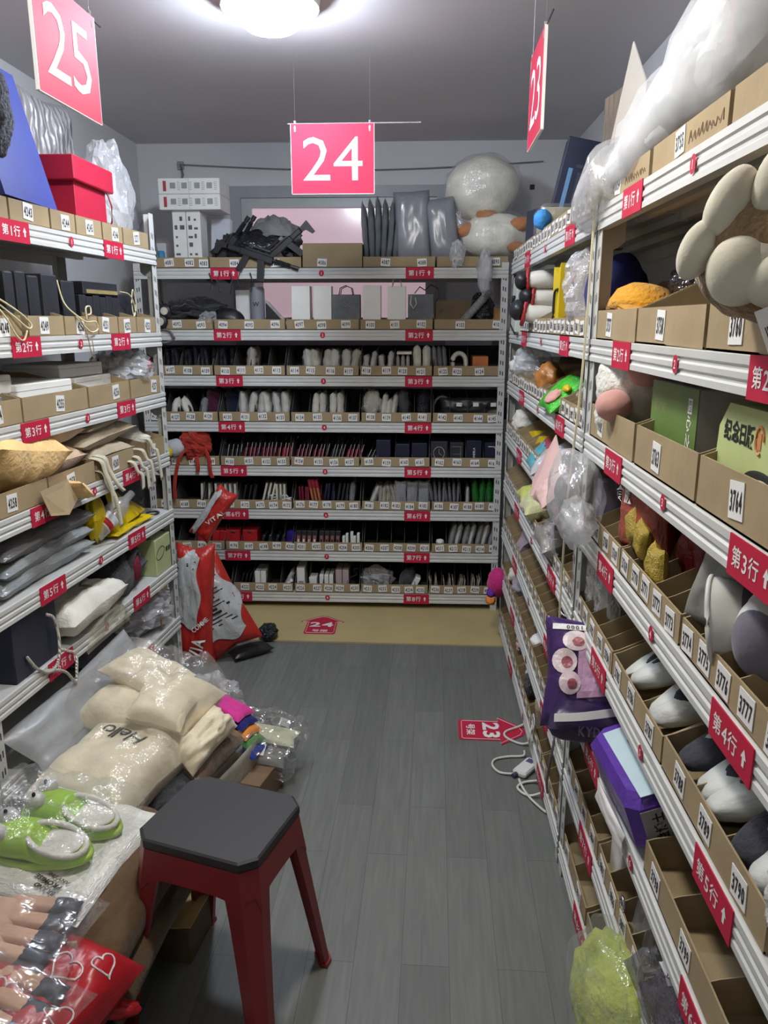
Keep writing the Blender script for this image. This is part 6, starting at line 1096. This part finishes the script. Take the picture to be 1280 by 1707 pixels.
t = T('knit_hat', 'magenta knitted hat with orange and violet trim sticking out of the far right bay', 'hat', (F, .36, -.02, LV[6]-.06), MB().blob(.055,.05,.075,20,3,.07,3,c=(0,0,.03)), mgm, smooth=True, rot=(0,14,0)); P('violet_trim', MB().blob(.03,.02,.018,12,4,.1,c=(.035,-.035,-.005)), mat('violet_yarn', (.12,.02,.30), rough=.8), t, True); P('orange_trim', MB().blob(.034,.024,.022,14,5,.25,3,c=(.05,-.035,-.035)), mat('orange_yarn', (.75,.25,.04), rough=.8), t, True)
heap(7, .56, .05, .045, offwhite, 'white cloth roll at the far end of the seventh shelf, far right bay', 'white_roll', 'cloth', seed=3); heap(7, .70, .05, .045, fab('lilac_white', (.45,.42,.46)), 'lilac white cloth beside the white roll, seventh shelf, far right bay', 'cloth', 'cloth', seed=4)
card(F, 7, 1.10, .05, .11, .12, .075, mat('cream_white_card', (.62,.60,.56), rough=.5), name='cream_box', label='cream white box in the seventh shelf tray, far right bay'); heap(7, 1.0, .07, .02, black, 'small black knob behind the cream box, seventh shelf, far right bay', 'black_ball', 'item')
heap(7, 1.25, .05, .05, whitev, 'white crumpled paper beyond the blue-white carton, seventh shelf, far right bay', 'paper', 'paper', seed=6, sc=(1,.8,.5)); card(F, 7, 1.42, .06, .10, .12, .10, mat('blue_white_carton', (.50,.55,.54), rough=.5), name='blue_white_carton', label='blue-white carton in the seventh shelf tray, far right bay')
for k in range(3):
    t = T('dropper_bottle', 'small black bottle with white label and cap, seventh shelf, far right bay', 'bottle', (F, 1.52+.035*k, .05, LV[6]+tp), MB().lathe([(0,0),(.014,0),(.015,.003),(.015,.055),(.008,.065),(0,.065)], 14), black, group='three dropper bottles'); P('label_band', MB().lathe([(.0151,.02),(.0154,.02),(.0154,.05),(.0151,.05)], 14), mat('pale_teal_label', (.45,.58,.60), rough=.5), t); P('cap', MB().lathe([(0,.065),(.007,.065),(.007,.10),(0,.10)], 10), paperw, t)
soft('clear_grey_bag', 'grey translucent bag standing in the seventh shelf tray near the post, far right bay', 'bag', (F, 1.78, .04, LV[6]+.01), .24, .18, .10, gls('translucent_grey', (.25,.245,.25), rough=.25, bump=.6), 6, (-6,0,0), stand=True, cover=hazy)
for k in range(5): T('flower_petal', 'pink white artificial petal in a cluster, bottom shelf, far right bay', 'flower', (F, .82+.022*math.cos(k*1.26), .03, LV[7]+.085+.02*math.sin(k*1.26)), MB().blob(.015,.012,.014,10,k,.15), mat('pink_white_petal', (.70,.45,.48), rough=.6), smooth=True, group='pink petals in a cluster')
heap(8, 1.02, .05, .03, paperw, 'white paper scrap in the dark bottom shelf tray, far right bay', 'paper_scrap', 'paper', seed=8, sc=(1,.6,.5)); heap(8, 1.20, .06, .06, fab('black_fur', (.02,.018,.022), bump=1.0), 'black furry ball, bottom shelf, far right bay', 'fur_ball', 'ball', seed=4)
t = T('candle_jar', 'small jar with a cream wooden lid, bottom shelf, far right bay', 'jar', (F, 1.37, .05, LV[7]+tp), MB().lathe([(0,0),(.03,0),(.033,.005),(.033,.075),(0,.075)], 20), mat('taupe_jar', (.30,.26,.20), rough=.4), smooth=False); P('lid', MB().lathe([(0,.075),(.034,.075),(.034,.10),(.030,.104),(0,.104)], 20), mat('cream_lid', (.62,.50,.28), rough=.5), t)
t = T('usb_cable', 'white cable bundle tied in the middle, in front of the candle jar', 'cable', (F, 1.47, .0, LV[7]+.03), MB(), whc)
b = MB()
for k in range(4): cx = -.02+.012*k; b.tube([(cx+.022*math.cos(a*PI/9), -.006*k*.3, .045+.020*math.sin(a*PI/9)+.004*k) for a in range(18)], .0022, 6, True)
for k in range(6): b.tube([(-.012+.005*k,-.008,.03),(-.006+.0025*k,-.010,.0),(-.02+.009*k,-.012,-.04)], .0022, 6)
P('cable_loops', b, whc, t, True)
for k in range(2): card(F, 8, 1.66+.11*k, .05, .09, .12, .055, smoky, name='film_box', label='%s dark shiny box in the bottom shelf tray, far right bay' % ('farther', 'nearer')[k])
# ---------------------------------------------------------------- pile on the floor in front of the left rack
Wd = 'W'
T('carton', 'dim brown carton under the bagged cream pillows', 'carton', (Wd, -.86, 2.02, 0), rbox(.36,.50,.20,.003), kraft, rot=(0,0,-5))
T('carton', 'shadow-black carton at the bottom of the near pile, beneath the brown velvet pillow', 'carton', (Wd, -.83, 1.44, 0), rbox(.36,.52,.24,.003), mat('shadow_black_card', (.02,.019,.018), rough=.8), rot=(0,0,-4))  # shade under the pile is put into this carton's near-black colour
crm = fab('cream_velour', (.80,.71,.51), bump=.3, bs=50, sheen=.4)
base = MB().pillow(.31,.36,.16,30,12,.07,2.2,p=4,q=.55)
t = T('pillow', 'cream pillow lettered Hello in clear film, in the floor pile below the left rack', 'pillow', (Wd, -.825, 1.865, .215), MB().merge(base), crm, rot=(7,3,-20), smooth=True)
pr = MB(); text(pr, 'Hello', 0, 0, .042, .135, m=0, bold=.0); pr.v = [(x+.35*z, y, z) for x, y, z in pr.v]
pr.xf(rot=(-90,0,180)).xf(loc=(-.015,.055,0)); drape(pr, base, .0025); P('lettering', pr, ink, t); P('clear_film', MB().pillow(.33,.38,.178,30,12,.08,2.2,p=4,q=.5), clear, t, True, loc=(0,0,-.006))
base = MB().pillow(.35,.30,.16,30,21,.08,2.2,p=4,q=.6)
t = T('plush_blanket', 'cream fluffy blanket in clear film on top of the pile, just beyond the Hello pillow', 'blanket', (Wd, -.80, 2.085, .29), base, crm, rot=(8,4,-18), smooth=True)
P('upper_fold', MB().pillow(.24,.17,.07,20,31,.12,2.4,p=4).xf(rot=(-4,6,-8)).xf(loc=(-.045,.055,.125)), crm, t, True); P('side_fold', MB().pillow(.17,.15,.07,18,33,.12,2.4,p=4).xf(rot=(2,12,14)).xf(loc=(.085,-.06,.115)), crm, t, True)
P('clear_film', MB().pillow(.375,.325,.245,28,9,.14,3,p=6,q=.5), clear, t, True, loc=(0,0,-.01)); P('fallen_edge', MB().pillow(.10,.24,.10,18,4,.2).xf(rot=(0,35,0)).xf(loc=(.17,-.02,.0)), crm, t, True)
frg = gls('frog_green_rubber', (.30,.53,.02), rough=.3, bump=.05, bs=8); lin = fab('white_fleece_lining', (.66,.65,.58))
t = T('white_pouch', 'white printed film bag under the green slippers, near end of the floor pile', 'bag', (Wd, -.78, 1.45, .335), MB().pillow(.32,.36,.05,22,5,.12,3,p=7,q=.4), gls('white_printed_film', (.78,.78,.72), bump=.5), rot=(0,6,-12), smooth=True)
pr = MB(); text(pr, 'BRAND', 0, .012, .011, .055, m=0, bold=.04); text(pr, 'PROMISE', .01, -.006, .011, .07, m=0, bold=.04); text(pr, 'ANYTIME', .0, -.024, .008, .06, m=0, bold=.02); P('black_wording', pr.xf(rot=(-90,0,168)).xf(loc=(.06,-.13,.052)), ink, t)
def slipper(at, rot, label):
    L_ = .235; b = MB()
    def fn(a, s):                                       # closed sweep along the slipper, toe at -x
        x = -L_/2+L_*a; w = .047*(1-abs(2*a-1)**4)**.5*(1-.16*a)+.002; hh = (.070 if a < .46 else .070-.040*min(1,(a-.46)/.16)) if a < .8 else .030+.012*(a-.8)/.2
        hh = hh*(1-abs(2*a-1)**6)**.5+.004
        an = 2*PI*s; y = w*math.cos(an); z = hh*.5+hh*.5*math.sin(an)
        return (x, y, z)
    b.grid(fn, 26, 18); o = T('frog_slipper', label, 'slipper', at, b, frg, rot=rot, smooth=True)
    P('sole_rim', MB().tube([(-.005+.118*math.cos(a*PI/16), .046*math.sin(a*PI/16)*(1-.08*math.cos(a*PI/16)), .010) for a in range(32)], .008, 7, True), mat('lime_sole', (.36,.55,.06), rough=.4), o, True)
    P('fleece_rim', MB().tube([(.045+.062*math.cos(a*PI/12), .038*math.sin(a*PI/12), .046-.018*math.cos(a*PI/12)) for a in range(24)], .0065, 7, True), lin, o, True)
    P('inside', MB().blob(.056,.034,.008,18,2,.03,c=(.045,0,.037)), lin, o, True)
    for s in (-1, 1):
        e = P('eye', MB().blob(.023,.019,.020,16,1,0,c=(-.074,.022*s,.068)), mat('grey_white_eye', (.50,.50,.48), rough=.35), o, True); P('pupil', MB().blob(.004,.0045,.0065,10,1,0,c=(-.073,.022*s-.006,.089)), ink, e, True)
    P('nostril', MB().blob(.004,.004,.003,8,1,0,c=(-.103,-.0,.056)), black, o, True)
    return o
slipper((Wd, -.775, 1.50, .385), (6,4,-10), 'farther bright green slipper with white eyes, lying on the white printed bag')
slipper((Wd, -.80, 1.395, .392), (12,2,-6), 'nearer bright green slipper with white eyes, lying on the white printed bag')
T('film_sheet', 'clear film sheet stretched over the green slippers', 'film', (Wd, -.81, 1.45, .38), MB().pillow(.34,.27,.10,24,13,.25,3,p=6,q=.35), clear, rot=(4,4,-12), smooth=True)
gpe = mat('peach_glove_fabric', (.56,.33,.22), rough=.75, bump=.2, bs=30); gnv = mat('dark_navy_tip', (.025,.03,.05), rough=.6)
def gloves(at, rot, label, s):
    o = T('glove_pack', label, 'gloves', at, MB().pillow(.15,.13,.03,18,s,.1,p=6), gpe, rot=rot, smooth=True)
    for k in range(4):
        b = MB().pillow(.14,.035,.027,14,k,.05,p=3.5).xf(loc=(.10,-.05+.033*k,.004)); f = P('finger', b, gpe, o, True, rot=(0,0,-4+3*k))
        P('dark_fingertip', MB().pillow(.060,.036,.029,12,k,.05,p=3.5).xf(loc=(.145,-.05+.033*k,.0045)), gnv, f, True)
    P('clear_film', MB().pillow(.32,.18,.055,22,s+4,.2,2.4,p=8,q=.35).xf(loc=(.06,0,-.008)), film('glove_film', haze=.12, bump=.6, bs=7, gl=.08), o, True)
    return o
gloves((Wd, -.835, 1.215, .36), (4,6,-4), 'upper pack of peach gloves with dark fingertips in film, near end of floor pile', 4)
gloves((Wd, -.80, 1.085, .335), (6,10,-16), 'lower pack of peach gloves with dark fingertips in clear film, closest to the camera', 7)
brv = fab('brown_velvet', (.115,.072,.038), bump=.5, bs=40, sheen=.15)
t = T('velvet_pillow', 'brown velvet folded pillow along the near edge of the pile, left of the stool', 'pillow', (Wd, -.655, 1.43, .215), MB().pillow(.18,.50,.13,26,6,.10,2.2,p=4).xf(rot=(0,14,0)), brv, rot=(2,0,-6), smooth=True)
P('lower_layer', MB().pillow(.16,.46,.09,22,9,.12,2.4,p=4).xf(rot=(0,26,0)).xf(loc=(.022,0,-.055)), fab('brown_velvet_dim', (.13,.085,.045), bump=.4), t, True)
T('strap', 'beige cloth strap dangling from the brown velvet pillow toward the floor', 'strap', (Wd, -.62, 1.205, 0), MB().ribbon(wpath([(-.02,.03,.29),(-.01,-.01,.26),(.01,-.025,.17),(.03,-.03,.06),(.04,-.03,.004)]), .018, (1,.2,0), .002), fab('beige_strap', (.44,.36,.26)), smooth=True)
T('strap', 'beige cloth strap curled up at the corner of the heart-print bag', 'strap', (Wd, -.66, 1.20, .29), MB().ribbon(wpath([(-.03,-.02,.0),(-.0,-.03,-.02),(.015,-.02,.02),(.01,.0,.06)]), .018, (1,.2,0), .002), fab('beige_strap', (.44,.36,.26)), smooth=True)
base = MB().pillow(.26,.34,.16,26,9,.12,2.2,p=4)
htm = gls('red_heart_film', (.42,.012,.02), rough=.32, bump=.3, bs=8)
t = T('heart_bag', 'shiny red bag printed with white outlined hearts at the near corner of the pile', 'bag', (Wd, -.71, 1.12, .185), base, htm, rot=(4,10,-14), smooth=True)
for hx, hy, hs, ha in ((-.07,.08,.026,20), (.03,.06,.030,-15), (.08,-.02,.024,40), (-.03,-.03,.030,10), (.02,-.11,.030,-30), (-.08,-.10,.026,15), (.085,.10,.022,60)):
    pts = [Vector((16*math.sin(a)**3/16*hs, (13*math.cos(a)-5*math.cos(2*a)-2*math.cos(3*a)-math.cos(4*a))/16*hs, 0)) for a in [2*PI*k/28 for k in range(28)]]
    b = MB().tube([(hx+p.x*math.cos(R(ha))-p.y*math.sin(R(ha)), hy+p.x*math.sin(R(ha))+p.y*math.cos(R(ha)), 0) for p in pts], .0017, 5, True); P('heart_outline', drape(b, base, .0015), whitev, t)
T('red_tail', 'twisted red film end poking out beyond the beige strap', 'film', (Wd, -.585, 1.20, .195), MB().blob(.055,.02,.018,16,4,.15), htm, smooth=True, rot=(0,10,12))
t = soft('black_packet', 'black shiny packet with a white label on the floor before the stool', 'packet', (Wd, -.47, 1.20, .002), .26, .14, .08, gls('black_packet_film', (.018,.017,.03), rough=.25, bump=.5), 4, (0,0,10)); P('white_label', MB().pillow(.085,.12,.012,12,3).xf(loc=(.055,0,.076)), silver, t, True)
# far part of the pile
t = T('film_bag', 'pinkish translucent film bag at the far end of the pile, by the left rack foot', 'bag', (Wd, -.72, 2.44, .06), MB().blob(.11,.10,.13,24,6,.28,2.4,c=(0,0,.11)), hazy); P('inner_bag', MB().blob(.085,.08,.10,18,3,.3,2.5,c=(.02,-.02,.09)), film('pinkish_film', tint=(.95,.88,.92), haze=.35, hazecol=(.65,.55,.60), bump=.9, bs=14), t)
T('film_bag', 'small grey translucent film bag beyond the coloured felt stack', 'bag', (Wd, -.57, 2.40, .02), MB().blob(.085,.075,.08,20,8,.25,2.4,c=(0,0,.07)), smoky)
t = T('tagged_bag', 'flat clear bag with a white price tag standing up, beyond the cream slipper', 'bag', (Wd, -.505, 2.47, .004), MB().pillow(.17,.12,.05,16,5,.3), smoky, smooth=True); P('price_tag', MB().box(-.020,.020,-.001,.001,0,.058).box(-.013,.013,-.0016,-.001,.012,.018,1).box(-.013,.008,-.0016,-.001,.026,.03,1), [paperw, ink], t, loc=(.03,-.01,.06), rot=(-20,10,-14))
for k, (nm, c_) in enumerate((('blue', (.012,.04,.30)), ('green', (.07,.30,.05)), ('orange', (.75,.26,.05)), ('navy blue', (.02,.02,.16)), ('magenta', (.68,.05,.30)))):
    soft('felt_piece', '%s folded felt piece in the coloured stack on the floor pile' % nm, 'felt', (Wd, -.610+.014*(4-k), 2.235+.012*k, .140+.026*k), .125, .10, .030, fab('felt_'+nm.replace(' ', '_'), c_, bump=.2), k, (-6,16,-22), amp=.06, p=5)
T('box', 'grey carton supporting the coloured felt stack', 'carton', (Wd, -.63, 2.27, 0), rbox(.14,.14,.135,.002), kraftd, rot=(0,0,-12))
bfur = fab('ginger_brown_fur', (.20,.115,.05), bump=1.0, bs=60, var=.3)
t = soft('fur_hat', 'ginger brown fur piece in shiny film beside the cream pillows', 'fur', (Wd, -.645, 2.04, .19), .13, .30, .10, bfur, 4, (0,18,-14), cover=clear, amp=.12)
t = soft('fur_piece', 'olive brown fluffy piece in film behind the ginger fur', 'fur', (Wd, -.70, 2.19, .20), .13, .16, .10, fab('olive_fur', (.27,.22,.12), bump=.9, bs=60), 7, (0,10,-10), cover=clear)
for k in range(2): soft('insole', ('inner', 'outer')[k]+' pale grey insole standing on edge in film, beside the ginger fur', 'insole', (Wd, -.585+.032*k, 2.09+.01*k, .075), .30, .105, .016, mat('pale_insole', (.42,.39,.31), rough=.8), k+2, (0,0,74), stand=True, amp=.05, cover=clear, cs=1.03)
crs = mat('cream_slipper_sole', (.62,.63,.42), rough=.7)
t = T('cream_slipper', 'cream slipper, sole up, in a clear bag on the open brown carton', 'slipper', (Wd, -.515, 2.33, .125), MB().pillow(.24,.095,.035,22,3,.02,p=2.4,q=.4), crs, rot=(4,6,-6), smooth=True)
P('second_slipper', MB().pillow(.22,.09,.05,18,5,.06,p=2.4,q=.5).xf(loc=(.0,-.085,-.03)), mat('grey_slipper', (.22,.22,.19), rough=.8), t, True)
P('white_label', MB().box(-.055,.025,-.045,.0,0,.001).box(-.05,.02,-.008,-.005,.001,.0014,1).box(-.05,.0,-.02,-.017,.001,.0014,1).box(-.05,.01,-.032,-.03,.001,.0014,1), [paperw, ink], t, loc=(.01,-.075,.035), rot=(20,4,4)); P('paper_tag', MB().box(-.025,.025,-.018,.018,0,.001), paperw, t, loc=(-.03,-.035,.05), rot=(10,-12,24))
P('clear_film', MB().pillow(.29,.26,.12,24,7,.3,3,p=6,q=.4).xf(loc=(.01,-.04,-.045)), film('slipper_film', haze=.10, bump=.9, bs=10, gl=.12), t)
T('carton', 'open brown carton on the floor under the cream slipper, outer pile edge', 'carton', (Wd, -.535, 2.19, 0), rbox(.16,.17,.10,.002), mat('dark_kraft', (.20,.125,.07), rough=.8), rot=(0,0,-14))
T('black_fur', 'charcoal fluffy bundle in film between the Hello pillow and the stool', 'fur', (Wd, -.66, 1.86, .02), MB().blob(.10,.11,.12,24,5,.14,3,c=(0,0,.12)), fab('charcoal_fluff', (.05,.05,.055), bump=1.0, bs=60), smooth=True)
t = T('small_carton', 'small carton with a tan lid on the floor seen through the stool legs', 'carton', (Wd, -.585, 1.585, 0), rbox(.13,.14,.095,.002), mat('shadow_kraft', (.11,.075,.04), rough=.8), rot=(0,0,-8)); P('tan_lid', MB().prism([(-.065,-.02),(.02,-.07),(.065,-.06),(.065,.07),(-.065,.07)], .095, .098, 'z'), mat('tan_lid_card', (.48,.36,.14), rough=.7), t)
